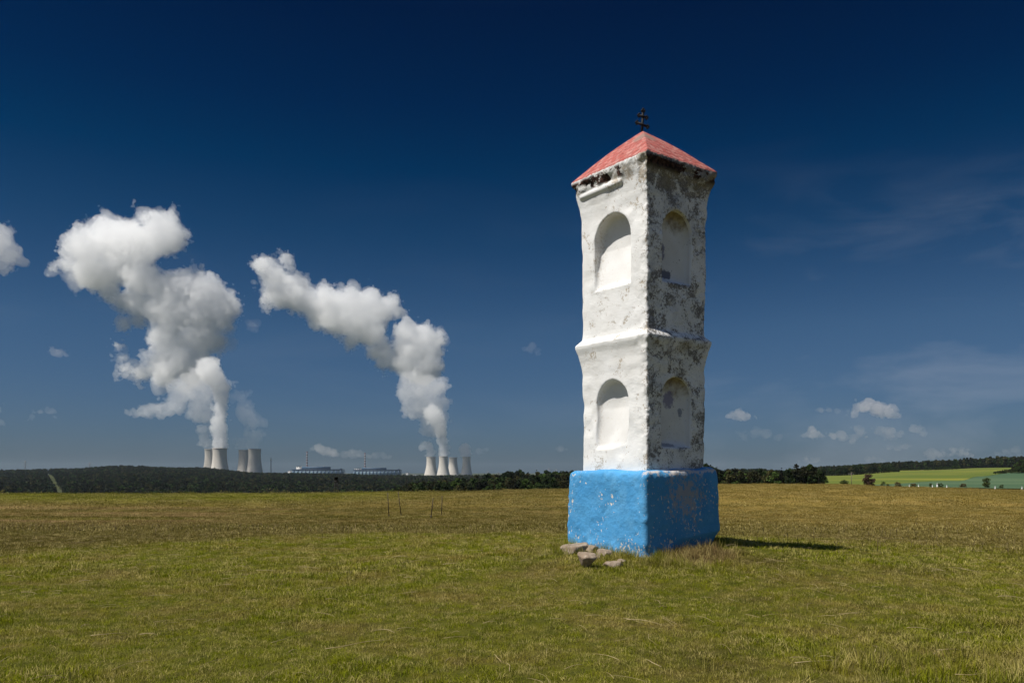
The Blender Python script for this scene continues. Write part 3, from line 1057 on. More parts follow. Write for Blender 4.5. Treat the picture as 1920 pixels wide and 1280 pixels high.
c = n.mix(up, c, (.60, .53, .47))
c = n.mix(n.math('MULTIPLY', n.rng(n.math('ADD', zz, n.math('MULTIPLY', n.math('SUBTRACT', n.noise(o, 11, 5, .7), .5), .30)), -.72, -.86, 0, .65), 1), c, (.24, .21, .17))
M_blue = n.principled(c, .88, n.math('ADD', n.noise(o, 26, 7, .72), n.math('MULTIPLY', flk, -.15)), .7, .016, .2)
V[:, 2] += ZO
mesh_np('plinth', V, Q, M_blue, shrine, smooth=True)
del B, wob, ztop

# iron cross on the roof
n = N('wrought_iron')
M_iron = n.principled(n.mix(n.rng(n.noise(n.obj(), 40, 4), .4, .65), (.006, .006, .007), (.018, .012, .010)), .65, metal=.3)
cross = empty('cross', (-.015, .0, 3.495 + ZO), R(-3))
cross.parent = shrine
cross.rotation_euler = (R(-2), R(4), R(-36 + 4))
cross.scale = (1.08, 1.6, 1.12)
def bar(name, pts, r0):
    mb = MB()
    mb.tube(pts, r0, 8)
    return mb
mb = MB()
mb.box(-.0105, .0105, -.006, .006, -.06, .215)
mb.build('upright', M_iron, cross)
for (z_, hw_, tilt) in ((.155, .036, -.22), (.078, .052, -.28)):
    mb = MB()
    pts = [(-hw_, -.001, z_ - tilt * hw_), (hw_, -.001, z_ + tilt * hw_)]
    mb.tube(pts, .0095, 6)
    a = mb.build('crossbar', M_iron, cross)
    for p in pts:
        for (ddx, ddz) in ((0, .012), (0, -.012), (math.copysign(.010, p[0]), 0)):
            m3 = MB()
            m3.lathe([(.0001, -.011), (.0085, -.007), (.0115, 0), (.0085, .007), (.0001, .011)], 8, (p[0] + ddx, p[1], p[2] + ddz))
            m3.build('knob', M_iron, a)
up_ = MB()
for (dx, dz) in ((-.012, .208), (.012, .208), (0, .224)):
    up_.lathe([(.0001, -.012), (.009, -.008), (.0125, 0), (.009, .008), (.0001, .012)], 8, (dx, 0, dz))
up_.build('finial', M_iron, cross)

# ---------------------------------------------------------------- stones at its foot
n = N('field_stone')
o = n.obj()
c = n.mix(n.rng(n.noise(o, 9, 6, .7), .35, .65), (.20, .145, .10), (.35, .28, .21))
c = n.mix(n.rng(n.noise(o, 30, 5, .7), .6, .68, 0, .8), c, (.48, .43, .37))
c = n.mix(n.rng(n.noise(o, 20, 5, .7), .6, .72, 0, .7), c, (.10, .08, .06))
M_stone = n.principled(c, .9, n.noise(o, 40, 7, .75), .8, .015, .2)


def stone(px, py, sx, sy, sz, rz, label, sink=.35, seed=1):
    r = np.random.default_rng(seed)
    h = .009
    sh = tuple(int(2 * (a + .04) / h) for a in (sx, sy, sz))
    o_ = np.array([-(a + .04) for a in (sx, sy, sz)])
    X = (o_[0] + np.arange(sh[0]) * h)[:, None, None]; Y = (o_[1] + np.arange(sh[1]) * h)[None, :, None]; Z = (o_[2] + np.arange(sh[2]) * h)[None, None, :]
    Fd = (np.sqrt((X / sx) ** 2 + (Y / sy) ** 2 + (Z / sz) ** 2) - 1) * min(sx, sy, sz) * .9
    for k in range(18):                             # hewn facets
        d = r.normal(0, 1, 3); d /= np.linalg.norm(d)
        e = math.sqrt((sx * d[0]) ** 2 + (sy * d[1]) ** 2 + (sz * d[2]) ** 2) * r.uniform(.56, .80)
        Fd = smax(Fd, X * d[0] + Y * d[1] + Z * d[2] - e, .005)
    Fd = Fd + .005 * noise3(sh, h, .07, r) + .004 * noise3(sh, h, .03, r)
    V, Q = surface_net(Fd.astype(np.float32), o_, h)
    g = on_ground(px, py)
    ob = mesh_np('stone', V, Q, M_stone, smooth=True)
    ob.location = (g[0], g[1] + sy * .6, float(ground(g[0], g[1] + sy * .6)) + sz * (1 - 2 * sink))
    ob.rotation_euler = (0, 0, rz)
    return tag(ob, label, 'stone', 'loose stones at the foot of the shrine')


stone(1080, 1038, .24, .13, .085, .1, 'broad flat tan stone under the outer sunlit corner of the plinth', .3, 4)
stone(1101, 1066, .10, .09, .10, .4, 'rounded pinkish stone standing alone in front of the plinth', .16, 8)
stone(1135, 1043, .13, .10, .06, -.4, 'light chipped stone half under the middle of the sunlit plinth side', .35, 15)
stone(1152, 1064, .13, .09, .045, -.2, 'low flat stone sunk in the grass before the near corner of the plinth', .45, 23)

stone(1058, 1034, .07, .06, .05, .8, 'small reddish stone at the outer end of the broad flat one', .3, 31)
stone(1120, 1050, .055, .05, .035, .3, 'small pale stone between the rounded stone and the chipped one', .35, 37)
stone(1166, 1056, .06, .05, .035, 1.1, 'small greyish stone close to the near corner of the plinth', .35, 41)
stone(1108, 1036, .09, .05, .05, -.2, 'narrow crumbling stone right under the sunlit edge of the plinth', .3, 43)

# ---------------------------------------------------------------- four metal rods in the meadow
M_rod = flat('rusty_rod', (.05, .035, .025), .7, .3, 8)
for (bx, by, tx, ty, lab) in ((729.4, 967.5, 726.9, 923, 'rusty metal rod upright, tallest and leftmost of the four in the meadow'),
                              (752.2, 966, 746.7, 921, 'rusty metal rod leaning to the left, second from the left in the meadow'),
                              (808, 971.4, 812.3, 933, 'short dark metal rod leaning right with a thick foot, standing in the meadow'),
                              (828, 966.7, 829, 929, 'thin upright metal rod, rightmost of the four in the meadow')):
    g = on_ground(bx, by, 6, 90)
    d = g[1]
    top = np.array([(tx - 960) / F * d, d, EYE + (885 - ty) / F * d])
    root = empty('metal_rod', tuple(g))
    tag(root, lab, 'rod', 'metal rods standing in the meadow')
    mb = MB()
    v = top - g
    mb.tube([(-v[0] * .05, 0, -v[2] * .06), tuple(v * .5), tuple(v)], [.022, .02, .018], 7)
    mb.build('shaft', M_rod, root, smooth=True)
    mb = MB()
    mb.tube([(-.0, 0, -.03), tuple(v * (.16 if bx == 808 else .05))], [.045 if bx == 808 else .03, .03], 7)
    mb.build('foot', M_rod, root, smooth=True)

# ---------------------------------------------------------------- trees
def leaf_mat(name, c1, c2, sc_=.25, inst=True):
    n = N(name)
    f = n.noise(n.pos(), sc_, 4, .6)
    c = n.mix(n.rng(f, .35, .65), c1, c2)
    if inst:
        oi = n.node('ShaderNodeObjectInfo').outputs['Random']
        c = n.mix(n.rng(oi, .1, .9, .75, 0), c, tuple(x * .25 for x in c1))
        c = n.mix(n.rng(oi, .78, 1, 0, .6), c, tuple(x * 1.7 for x in c2))
    return n.principled(c, .8, spec=.15, trans=.2)


M_pine = leaf_mat('pine_needles', (.004, .009, .006), (.027, .036, .013), .010)
M_pine2 = leaf_mat('olive_pine_needles', (.026, .029, .010), (.060, .056, .018), .05)
M_broad = leaf_mat('broadleaf_foliage', (.014, .030, .008), (.045, .072, .014), .012)
M_bark = flat('bark', (.09, .065, .05), .95, .3, 2)


def tree_mesh(kind, r, nleaf, leaf):
    """unit-height tree: trunk and leaf clumps through the crown's volume"""
    mb = MB()
    mb.tube([(0, 0, 0), (r.uniform(-.01, .01), r.uniform(-.01, .01), .5), (0, 0, .93)], [.016, .011, .003], 5)
    nt_ = mb.n
    V, T = [], []
    lobes = []
    if kind == 'spruce':
        pass
    else:
        nl = 9 if kind == 'pine' else 11
        for k in range(nl):
            a = r.random() * 6.28
            z = r.uniform(.45, .9) if kind == 'pine' else r.uniform(.28, .86)
            rr = r.uniform(.03, .15 if kind == 'pine' else .2) * (1.25 - z)
            lobes.append((rr * math.cos(a) * 1.4, rr * math.sin(a) * 1.4, z, r.uniform(.07, .13 if kind == 'pine' else .17)))
        lobes.append((0, 0, .90, .09))
        if kind == 'bush':
            lobes = []
            for k in range(28):
                a = r.random() * 6.28; z = r.uniform(.12, .82); rr = math.sqrt(r.random()) * .30 * math.sqrt(max(.05, 1 - ((z - .4) / .6) ** 2))
                lobes.append((rr * math.cos(a), rr * math.sin(a), z, r.uniform(.11, .18)))
    for k in range(nleaf):
        if kind == 'spruce':
            z = .06 + .94 * (1 - math.sqrt(r.random()))
            lay = .03 * math.sin(z * 60)
            rr = (.20 * (1.02 - z) + lay * (1 - z)) * (r.random() ** .35)
            a = r.random() * 6.28
            p = np.array((rr * math.cos(a), rr * math.sin(a), z - rr * .25))
        else:
            l = lobes[r.randrange(len(lobes))]
            d = np.array([r.gauss(0, 1) for _ in range(3)]); d /= np.linalg.norm(d)
            p = np.array(l[:3]) + d * l[3] * (r.random() ** .4) * np.array((1, 1, .8))
        d1 = np.array([r.gauss(0, 1) for _ in range(3)]); d1 /= np.linalg.norm(d1)
        d2 = np.array([r.gauss(0, 1) for _ in range(3)]); d2 -= d1 * (d1 @ d2); d2 /= np.linalg.norm(d2)
        if kind == 'spruce': d1[2] *= .4
        s_ = leaf * r.uniform(.6, 1.3)
        k0 = len(V)
        V += [p - d1 * s_, p + d2 * s_ * .8, p + d1 * s_, p - d2 * s_ * .6]
        T.append((k0, k0 + 1, k0 + 2, k0 + 3))
    return mb, np.array(V), np.array(T)


def tree_proto(kind, nleaf, leaf, mat, seed):
    r = random.Random(seed)
    mb, V, T = tree_mesh(kind, r, nleaf, leaf)
    bv = np.concatenate(mb.v)
    fq = np.concatenate(mb.q); ft = np.concatenate(mb.t)
    allv = np.concatenate([bv, V])
    o = mesh_np('forest_tree', allv, [fq, ft, T + len(bv)], None, link=False,
                matidx=np.concatenate([np.ones(len(fq) + len(ft)), np.zeros(len(T))]), mats=[mat, M_bark])
    return o


far_p = [tree_proto('spruce', 150, .055, M_pine, 1), tree_proto('pine', 150, .07, M_pine, 2), tree_proto('broad', 170, .075, M_broad, 3), tree_proto('pine', 150, .07, M_pine2, 4)]
mid_p = [tree_proto('pine', 700, .032, M_pine2, 11), tree_proto('pine', 700, .034, M_pine, 12), tree_proto('broad', 800, .036, M_pine2, 13), tree_proto('spruce', 600, .03, M_pine, 14), tree_proto('broad', 800, .036, M_broad, 15)]


def wood(name, label, alo, ahi, dn, df, spacing, h0, h1, protos, wts, mask=None, hfun=None, cat='forest'):
    area = (ahi - alo) / F * (df * df - dn * dn) / 2
    m = int(area / spacing ** 2)
    d = np.sqrt(dn * dn + rng.random(m) * (df * df - dn * dn))
    a = alo + (ahi - alo) * rng.random(m)
    x = (a - 960) / F * d
    ok = np.ones(m, bool)
    if mask is not None: ok = mask(a, d, x)
    a, d, x = a[ok], d[ok], x[ok]
    m = len(a)
    h = h0 + (h1 - h0) * rng.random(m) ** 1.2 + 2.0 * noise2(x * .02, d * .02)
    if hfun is not None: h = h * hfun(a, d)
    wd = h * (.9 + .35 * rng.random(m))
    o = scatter(name, np.stack([x, d, ground(x, d) - .2], 1), np.stack([np.zeros(m), np.zeros(m), rng.random(m) * 6.28], 1),
                np.stack([wd, wd, h], 1), rng.choice(len(protos), m, p=wts), protos)
    return tag(o, label, cat, kind='stuff')


def clearing(a, d, x):
    c = np.interp(d, [900, 1000, 1600, 2300, 2600], [118, 117, 101, 92, 90])
    wdt = np.interp(d, [900, 1000, 1600, 2300, 2600], [12, 11, 8, 7, 0])
    return np.abs(a - c) > wdt


wood('hillside_forest', 'dark spruce and pine forest covering the hill in front of the power station', -120, 1110, 900, 2650, 7.6, 9, 20, far_p, [.32, .3, .16, .22], clearing)
wood('meadow_edge_wood', 'olive pine wood just beyond the meadow between the metal rods and the shrine', 640, 1110, 300, 470, 4.6, 9, 12.5, mid_p, [.38, .2, .2, .1, .12],
     hfun=lambda a, d: np.interp(a, [640, 700, 760, 850, 1000, 1110], [.55, .75, .85, .95, 1.0, 1.05]))
wood('pine_wood', 'dense olive pine wood behind the crest right of the shrine', 1255, 1546, 270, 420, 4.6, 9.5, 12, mid_p, [.42, .22, .16, .1, .1],
     hfun=lambda a, d: np.interp(a, [1255, 1340, 1400, 1470, 1500, 1520, 1548], [1.1, 1.05, .95, .9, .88, .85, .7]) * np.where(a > 1530, np.interp(d, [270, 420], [.8, .6]), 1))
wood('far_pine_ridge', 'dark pine ridge showing over the olive wood right of the shrine', 1250, 1480, 900, 1300, 7.5, 11, 16, far_p, [.3, .4, .1, .2],
     hfun=lambda a, d: np.interp(a, [1250, 1340, 1400, 1440, 1480], [1.25, 1.2, .95, .7, .5]))
wood('broadleaf_wood', 'rounded green broadleaf wood at the left end of the green field', 1535, 1686, 930, 1080, 5.5, 9, 13, [far_p[2], mid_p[4], mid_p[2]], [.3, .4, .3],
     hfun=lambda a, d: np.interp(a, [1535, 1560, 1600, 1640, 1665, 1686], [.75, .75, 1.0, 1.05, .75, .25]))
wood('ridge_forest', 'long dark pine forest along the ridge behind the green field', 1480, 2100, 1290, 1600, 7, 12, 17, far_p, [.4, .35, .1, .15],
     mask=lambda a, d, x: (a > 1600) | (d > 1380), hfun=lambda a, d: np.interp(a, [1480, 1600, 1700, 1800, 1920], [.55, .7, .9, .95, 1.1]))
wood('field_hedge', 'dark bushy hedge line across the upper green field', 1630, 1800, 1120, 1160, 4.5, 3, 5.5, [far_p[2]], [1.0],
     mask=lambda a, d, x: noise2(a * .08, d * 0) > -.35)
wood('corner_hedge', 'low hedge rising towards the right edge between the two fields', 1862, 1925, 640, 700, 3.0, 2.5, 4, [mid_p[4], mid_p[2]], [.5, .5],
     hfun=lambda a, d: np.interp(a, [1862, 1895, 1908, 1925], [.5, .8, 2.0, 2.8]))


def single_tree(name, label, px, ybase, d, hpx, wide, leafm, kind='bush', seed=1, nleaf=1500, leaf=.035, group=None):
    r = random.Random(seed)
    h = hpx / F * d
    x = (px - 960) / F * d
    root = empty(name, (x, d, float(ground(x, d)) - .05))
    tag(root, label, 'tree' if 'tree' in name else 'bush', group)
    mb, V, T = tree_mesh(kind, r, nleaf, leaf)
    t = mb.build('trunk', M_bark, root, smooth=True)
    c = mesh_np('crown', V, T, leafm, root)
    for o_ in (t, c):
        o_.scale = (h * wide, h * wide, h)
    return root


M_red = leaf_mat('copper_foliage', (.055, .035, .02), (.10, .055, .035), .5, False)
M_g1 = leaf_mat('bush_foliage', (.05, .07, .018), (.09, .105, .03), .6, False)
M_g2 = leaf_mat('dark_bush_foliage', (.03, .045, .014), (.055, .07, .02), .6, False)
M_ol = leaf_mat('dry_bush_foliage', (.09, .07, .03), (.13, .10, .04), .6, False)
single_tree('round_tree', 'lone round copper-brown tree at the near edge of the green field', 1629, 910, 235, 27, 1.15, M_red, seed=3, nleaf=2600)
single_tree('bush', 'green bush against the green field just right of the pine wood', 1582, 910, 235, 17, 1.45, M_g1, seed=4)
single_tree('bush', 'small dark bush just right of the copper-brown tree', 1656, 912, 235, 12, 1.2, M_g2, seed=5, nleaf=700)
single_tree('young_tree', 'small pale green round tree at the near edge of the blue-green field', 1850, 916, 225, 22, 1.0, M_g1, seed=6)
for i, (px, hp, wd, m_, lab) in enumerate(((1610, 5, 2.4, M_g2, 'low scrub between the bush and the copper-brown tree'), (1664, 5, 2, M_g2, 'tiny dark scrub right of the small dark bush'),
                                  (1764, 7, 2.6, M_g2, 'low dark scrub right of the brightest white post'), (1806, 7, 3.2, M_ol, 'dry brown scrub left of the small round tree'),
                                  (1877, 6, 2.2, M_g2, 'low dark scrub right of the small round tree'), (1684, 9, 2.6, M_ol, 'rusty brown scrub at the field edge left of the white posts'),
                                  (1713, 6, 3.5, M_ol, 'flat tan scrub mound between two white posts'), (1744, 7, 1.5, M_g1, 'small green scrub near the brightest white post'))):
    single_tree('bush', lab, px, 914, 215 + i, hp + 3, wd * .6, m_, seed=20 + i, nleaf=500, leaf=.06, group='low scrub along the field edge')
single_tree('bush', 'olive bush beside the raised hide at the far edge of the meadow', 612, 920, 200, 36, .95, M_ol, seed=9, nleaf=1800, leaf=.03)

# white marker posts along the field road
M_wp = flat('white_post_paint', (.72, .72, .70), .6, .05, 3)
M_bk = flat('black_post_band', (.02, .02, .02), .6, .1, 3)
wp = [(1704.8, 'white marker post nearest the rusty brown scrub'), (1722, 'white marker post right of the flat tan scrub mound'), (1748, 'white marker post left of the brightest white post'),
      (1757, 'brightest and broadest white marker post beside the field'), (1775, 'white marker post right of the brightest one'),
      (1865.6, 'white marker post right of the small round tree'), (1916, 'white marker post at the right edge of the photo')]
for px, lab in wp:
    d = 196.0
    x = (px - 960) / F * d
    root = empty('marker_post', (x, d, float(ground(x, d))))
    tag(root, lab, 'post', 'white marker posts along the field edge')
    hh = 1.25 if px == 1757 else .85
    ww = .12 if px == 1757 else .07
    mb = MB(); mb.box(-ww, ww, -.06, .06, -.3, hh * .72); mb.build('post', M_wp, root)
    mb = MB(); mb.box(-ww - .004, ww + .004, -.064, .064, hh * .72, hh * .82); mb.build('band', M_bk, root)
    mb = MB(); mb.box(-ww, ww, -.06, .06, hh * .82, hh * .95); mb.box(-ww * .7, ww * .7, -.05, .05, hh * .95, hh); mb.build('cap', M_wp, root)

# utility pole
M_wood = flat('weathered_wood', (.16, .13, .10), .9, .25, 3)
M_dark = flat('dark_timber', (.018, .015, .013), .9, .3, 3)
d = 290.
x = (1596.5 - 960) / F * d
root = empty('utility_pole', (x, d, float(ground(x, d))))
tag(root, 'thin pale utility pole with one crossarm in front of the broadleaf wood', 'pole')
mb = MB(); mb.tube([(0, 0, -.5), (0, 0, 5.0)], [.13, .09], 8); mb.build('pole', M_wood, root)
mb = MB(); mb.box(-1.1, .9, -.06, .06, 4.3, 4.42); mb.build('crossarm', M_wood, root)
for sx in (-1.0, -.45, .75):
    mb = MB(); mb.lathe([(.001, .14), (.05, .12), (.06, .05), (.03, 0)], 8, (sx, 0, 4.42)); mb.build('insulator', M_wp, root)

# raised hide with a dark cabin
d = 205.
x = (630.5 - 960) / F * d
gz = float(ground(x, d))
zt = EYE + (885 - 893.5) / F * d - gz
zb = EYE + (885 - 904) / F * d - gz
root = empty('raised_hide', (x, d, gz))
tag(root, 'dark wooden hunting hide on posts standing at the far edge of the meadow', 'hide')
mb = MB()
mb.box(-.42, .42, -.42, .42, zb, zb + .5)
mb.box(-.42, -.30, -.42, .42, zb + .5, zt - .12); mb.box(.30, .42, -.42, .42, zb + .5, zt - .12); mb.box(-.30, .30, .32, .42, zb + .5, zt - .12)
mb.build('cabin', M_dark, root)
mb = MB(); mb.box(-.52, .52, -.55, .5, zt - .12, zt); mb.build('roof', M_dark, root)
for sx in (-1, 1):
    for sy in (-1, 1):
        mb = MB(); mb.tube([(sx * .36, sy * .36, zb), (sx * .75, sy * .6, -.4)], .06, 6); mb.build('leg', M_dark, root)
mb = MB()
for sx in (-.18, .18): mb.tube([(sx, -.42, zb + .1), (sx, -1.3, -.1)], .035, 5)
for k in range(11):
    t = k / 11; mb.tube([(-.18, -.42 - .88 * t, zb + .1 - (zb + .2) * t), (.18, -.42 - .88 * t, zb + .1 - (zb + .2) * t)], .025, 5)
mb.build('ladder', M_dark, root)

# ---------------------------------------------------------------- power station
n = N('tower_concrete')
o = n.obj()
s = n.sep(o)
c = n.mix(n.rng(n.noise(n.scale(o, 1, 1, .12), .12, 5, .65), .35, .65), (.50, .455, .40), (.60, .56, .50))
w_ = n.node('ShaderNodeTexWave', wave_type='BANDS', bands_direction='Z')
n.put(w_.inputs['Vector'], o)
w_.inputs['Scale'].default_value = .05
w_.inputs['Distortion'].default_value = .4
c = n.mix(n.rng(w_.outputs['Fac'], .0, .15, .18, 0), c, (.33, .30, .27))
c = n.mix(n.rng(s[2], 112, 124, 0, .35, True), c, (.30, .28, .26))
M_conc = n.principled(c, .9, n.noise(o, .4, 5), .3, .5, .1)
M_white = flat('white_cladding', (.46, .45, .43), .7, .1, .05)
M_pblue = flat('pale_blue_cladding', (.13, .19, .235), .6, .12, .05)
M_dblue = flat('dark_blue_panel', (.018, .048, .10), .5, .2, .05)
M_mblue = flat('mid_blue_cladding', (.034, .078, .135), .6, .15, .05)
M_steel = flat('grey_steel', (.20, .20, .21), .6, .2, .1)

TW = [(396.0, 24.5, 3448, 'cooling tower farthest left, half hidden behind a broader sunlit one'),
      (412.2, 27.7, 3296, 'broadest sunlit cooling tower under the largest steam plume'),
      (457.5, 20.5, 3555, 'dim cooling tower behind and left of the grey one in the left group'),
      (477.6, 24.3, 3409, 'grey shaded cooling tower standing rightmost in the left group'),
      (808.2, 18.3, 5148, 'leftmost cooling tower of the right group, beside the white sheds'),
      (831.4, 17.8, 4977, 'sunlit cooling tower in the middle of the right group with a strong plume'),
      (849.5, 16.8, 5332, 'cooling tower partly hidden behind the middle one of the right group'),
      (874.8, 16.0, 5148, 'cooling tower standing apart at the right end of the right group')]
TPOS = []
for (px, wp_, D, lab) in TW:
    x = (px - 960) / F * D
    zb = EYE - 25.5
    root = empty('cooling_tower', (x, D, zb))
    tag(root, lab, 'cooling tower', 'cooling towers of the power station')
    rt = wp_ / F * D / 2
    H = 125.5
    rad_at = lambda z, rt=rt: rt * .935 * math.sqrt(1 + ((z - 101) / 80.) ** 2) / math.sqrt(1 + (24.5 / 80.) ** 2) * 1.02
    pr = [(rad_at(z), z) for z in np.linspace(9, H - 2.2, 34)]
    inn = [(r0 - 1.0, z) for r0, z in reversed(pr)]
    mb = MB(); mb.lathe(pr + [(pr[-1][0] - 1.0, pr[-1][1])] + inn + [pr[0]], 72)
    mb.build('shell', M_conc, root, smooth=True)
    rr = pr[-1][0]
    mb = MB(); mb.lathe([(rr + .9, H - 2.2), (rr + .9, H), (rr - 1.2, H), (rr - 1.2, H - 2.2), (rr + .9, H - 2.2)], 72)
    mb.build('rim', M_conc, root)
    mb = MB()
    r0 = rad_at(9) - .5; r1 = rad_at(0) + .8
    for k in range(44):
        a0 = 2 * PI * k / 44
        for sg in (-.5, .5):
            a1 = a0 + sg * 2 * PI / 44
            mb.tube([(r0 * math.cos(a0), r0 * math.sin(a0), 9.2), (r1 * math.cos(a1), r1 * math.sin(a1), -1)], .45, 4)
    mb.build('support_ring', M_conc, root)
    TPOS.append((x, D, rt))


def hall(px0, px1, ytop, D, lab, up0, up1, upy):
    x0, x1 = (px0 - 960) / F * D, (px1 - 960) / F * D
    zt = EYE + (885 - ytop) / F * D
    zg = EYE - 25.5
    xm = (x0 + x1) / 2
    wd = (x1 - x0) / 2
    H = zt - zg
    root = empty('reactor_hall', (xm, D, zg))
    tag(root, lab, 'industrial hall', 'long blue halls of the power station')
    mb = MB(); mb.box(-wd, wd, 0, 60, 0, H - 3.5); mb.build('wall', M_pblue, root)
    mb = MB(); mb.box(-wd - 1.5, wd + 1.5, -1.6, 61, H - 3.5, H); rf = mb.build('roof', M_dblue, root)
    nb = 13
    for k in range(nb):
        xx = -wd + (k + .5) * 2 * wd / nb
        if k % 13 in (12,): xx += 2
        mb = MB(); mb.box(xx - 2.9 - (1.2 if k == 0 else 0), xx + 2.9, -1.0, -.003, 3, H - 3.6); mb.build('window_bay', M_dblue, root)
    u0, u1 = (up0 - 960) / F * D - xm, (up1 - 960) / F * D - xm
    uz = EYE + (885 - upy) / F * D - zg
    mb = MB(); mb.box(u0, u1, 12, 50, H + .003, uz); mb.build('upper_storey', M_mblue, root)
    for k in range(7):
        xx = u0 + (k + .6) * (u1 - u0) / 7.3
        mb = MB(); mb.box(xx, xx + 5 + (k % 3) * 2, 20, 30, uz + .003, uz + 1.8 + (k % 2) * 1.6); mb.build('roof_vent', M_steel, root)
    mb = MB(); mb.box(wd * .90, wd * .965, 5, 20, H + .003, H + 5); mb.build('stair_head', M_dblue, root)
    return root


h1 = hall(547.4, 641.5, 879.3, 4000, 'long blue hall with a flat roof, left of the two at the power station', 565, 616, 874.5)
h2 = hall(662.5, 750, 880.0, 4150, 'long blue hall with a flat roof, right of the two at the power station', 677.5, 722, 876.5)


def annex(px0, px1, y0, D, lab, mat=M_white, dep=30, name='annex_building', extra=None):
    x0, x1 = (px0 - 960) / F * D, (px1 - 960) / F * D
    zg = EYE - 25.5
    H = EYE + (885 - y0) / F * D - zg
    root = empty(name, ((x0 + x1) / 2, D, zg))
    tag(root, lab, 'building', 'white outbuildings of the power station')
    hw = (x1 - x0) / 2
    mb = MB(); mb.box(-hw, hw, 0, dep, 0, H - .8); mb.build('wall', mat, root)
    mb = MB(); mb.box(-hw - .6, hw + .6, -.6, dep + .6, H - .8, H); mb.build('roof', M_steel, root)
    nwin = max(2, int(hw / 5))
    for k in range(nwin):
        xx = -hw + (k + .5) * 2 * hw / nwin
        mb = MB(); mb.box(xx - hw / nwin * .5, xx + hw / nwin * .5, -.25, -.003, H - 5.5, H - 3); mb.build('window', M_dblue, root)
    return root


annex(536.5, 547.0, 886.0, 3980, 'low white shed at the left end of the left blue hall')
annex(540, 546.8, 881.5, 4012, 'white stepped building against the left blue hall')
annex(555.5, 564.5, 873.5, 4062, 'pale block rising behind the left end of the left blue hall')
annex(664.5, 676, 877.5, 4215, 'pale block rising behind the left end of the right blue hall')
annex(643, 645.5, 886, 4005, 'narrow pale shed between the two blue halls')
annex(755.6, 760.8, 888.3, 4250, 'low white wing left of the small white block', dep=20)
annex(760.9, 767.3, 885.3, 4252, 'small bright white block between the right blue hall and the right towers', dep=20)
annex(771, 787.6, 889.0, 4400, 'long low white shed left of the right tower group', dep=25)
annex(809.5, 818.2, 890.6, 4600, 'low white shed at the foot between the two leftmost right-hand towers', dep=20)
annex(845.5, 851, 890.8, 4650, 'low white shed in front of the partly hidden right-hand tower', dep=20)
annex(852.5, 856.5, 889.4, 4652, 'small white cube beside the shed at the foot of the right towers', dep=12)
annex(869.3, 875.8, 891.6, 4660, 'low white shed under the rightmost tower', dep=15)
annex(501.5, 507.2, 885.6, 3700, 'low grey-white shed at the foot of the observation mast', dep=15)


def stack(px, ytop, D, lab):
    x = (px - 960) / F * D
    zg = EYE - 25.5
    H = EYE + (885 - ytop) / F * D - zg
    root = empty('striped_chimney', (x, D, zg))
    tag(root, lab, 'chimney', 'striped chimneys of the power station')
    M_r = flat('chimney_red', (.16, .04, .035), .7, .15, .1); M_w = flat('chimney_white', (.42, .42, .43), .7, .1, .1)
    mb = MB(); mb.lathe([(3.9, 0), (3.4, H - 74)], 20); mb.build('shaft', M_w, root, True)
    nb = 11
    for k in range(nb):
        z0, z1 = H - 74 + 74 * k / nb, H - 74 + 74 * (k + 1) / nb
        r0, r1 = 3.4 - .8 * k / nb, 3.4 - .8 * (k + 1) / nb
        mb = MB(); mb.lathe([(r0, z0), (r1, z1)] + ([(.01, z1)] if k == nb - 1 else []), 20); mb.build('band', M_r if k % 2 == 0 else M_w, root, False)
    for zz_ in (H - 30, H - 52):
        mb = MB(); mb.lathe([(3.0, zz_), (4.8, zz_), (4.8, zz_ + 1), (3.0, zz_ + 1)], 20); mb.build('platform', M_steel, root)


stack(575.8, 846.3, 4030, 'red and white striped chimney over the left blue hall')
stack(684.4, 848.8, 4180, 'red and white striped chimney over the right blue hall')
# observation mast
D = 3650
x = (508.2 - 960) / F * D
root = empty('mast', (x, D, EYE - 25.5))
tag(root, 'slim grey mast with a small platform between the left towers and the halls', 'mast')
mb = MB(); mb.lathe([(2.3, 0), (1.7, 78)], 12); mb.build('pole', M_steel, root, True)
mb = MB(); mb.lathe([(1.7, 78), (3.4, 80), (3.4, 84), (1.7, 85)], 12); mb.build('platform', M_white, root)
mb = MB(); mb.tube([(0, 0, 84), (0, 0, 96)], .9, 6); mb.box(-2.8, 2.8, -.3, .3, 90, 91.4); mb.build('aerial', M_steel, root)


def pylon(px, ytop, ybase, D, lab):
    x = (px - 960) / F * D
    zt = EYE + (885 - ytop) / F * D
    zg = float(ground(x, D))
    H = zt - zg
    root = empty('pylon', (x, D, zg))
    tag(root, lab, 'pylon', 'electricity pylons on the skyline')
    w0, w1 = 3.6, .8
    t_ = D / 9000.
    mb = MB()
    for sx in (-1, 1):
        for sy in (-1, 1):
            mb.tube([(sx * w0, sy * w0, 0), (sx * w1, sy * w1, H * .62), (sx * .5, sy * .5, H)], t_, 4)
    for k in range(6):
        z0, z1 = H * .1 * k, H * .1 * (k + 1)
        a0 = w0 + (w1 - w0) * z0 / (H * .62); a1 = w0 + (w1 - w0) * z1 / (H * .62)
        mb.tube([(-a0, -a0, z0), (a1, -a1, z1)], t_ * .7, 4); mb.tube([(a0, -a0, z0), (-a1, -a1, z1)], t_ * .7, 4)
    mb.build('lattice_mast', M_steel, root)
    for (zf, hw) in ((.66, 8.5), (.80, 11), (.93, 6.5)):
        mb = MB(); mb.tube([(-hw, 0, H * zf), (hw, 0, H * zf)], t_ * .9, 4); mb.tube([(-hw, 0, H * zf), (0, 0, H * zf + 2.4), (hw, 0, H * zf)], t_ * .6, 4)
        mb.build('crossarm', M_steel, root)


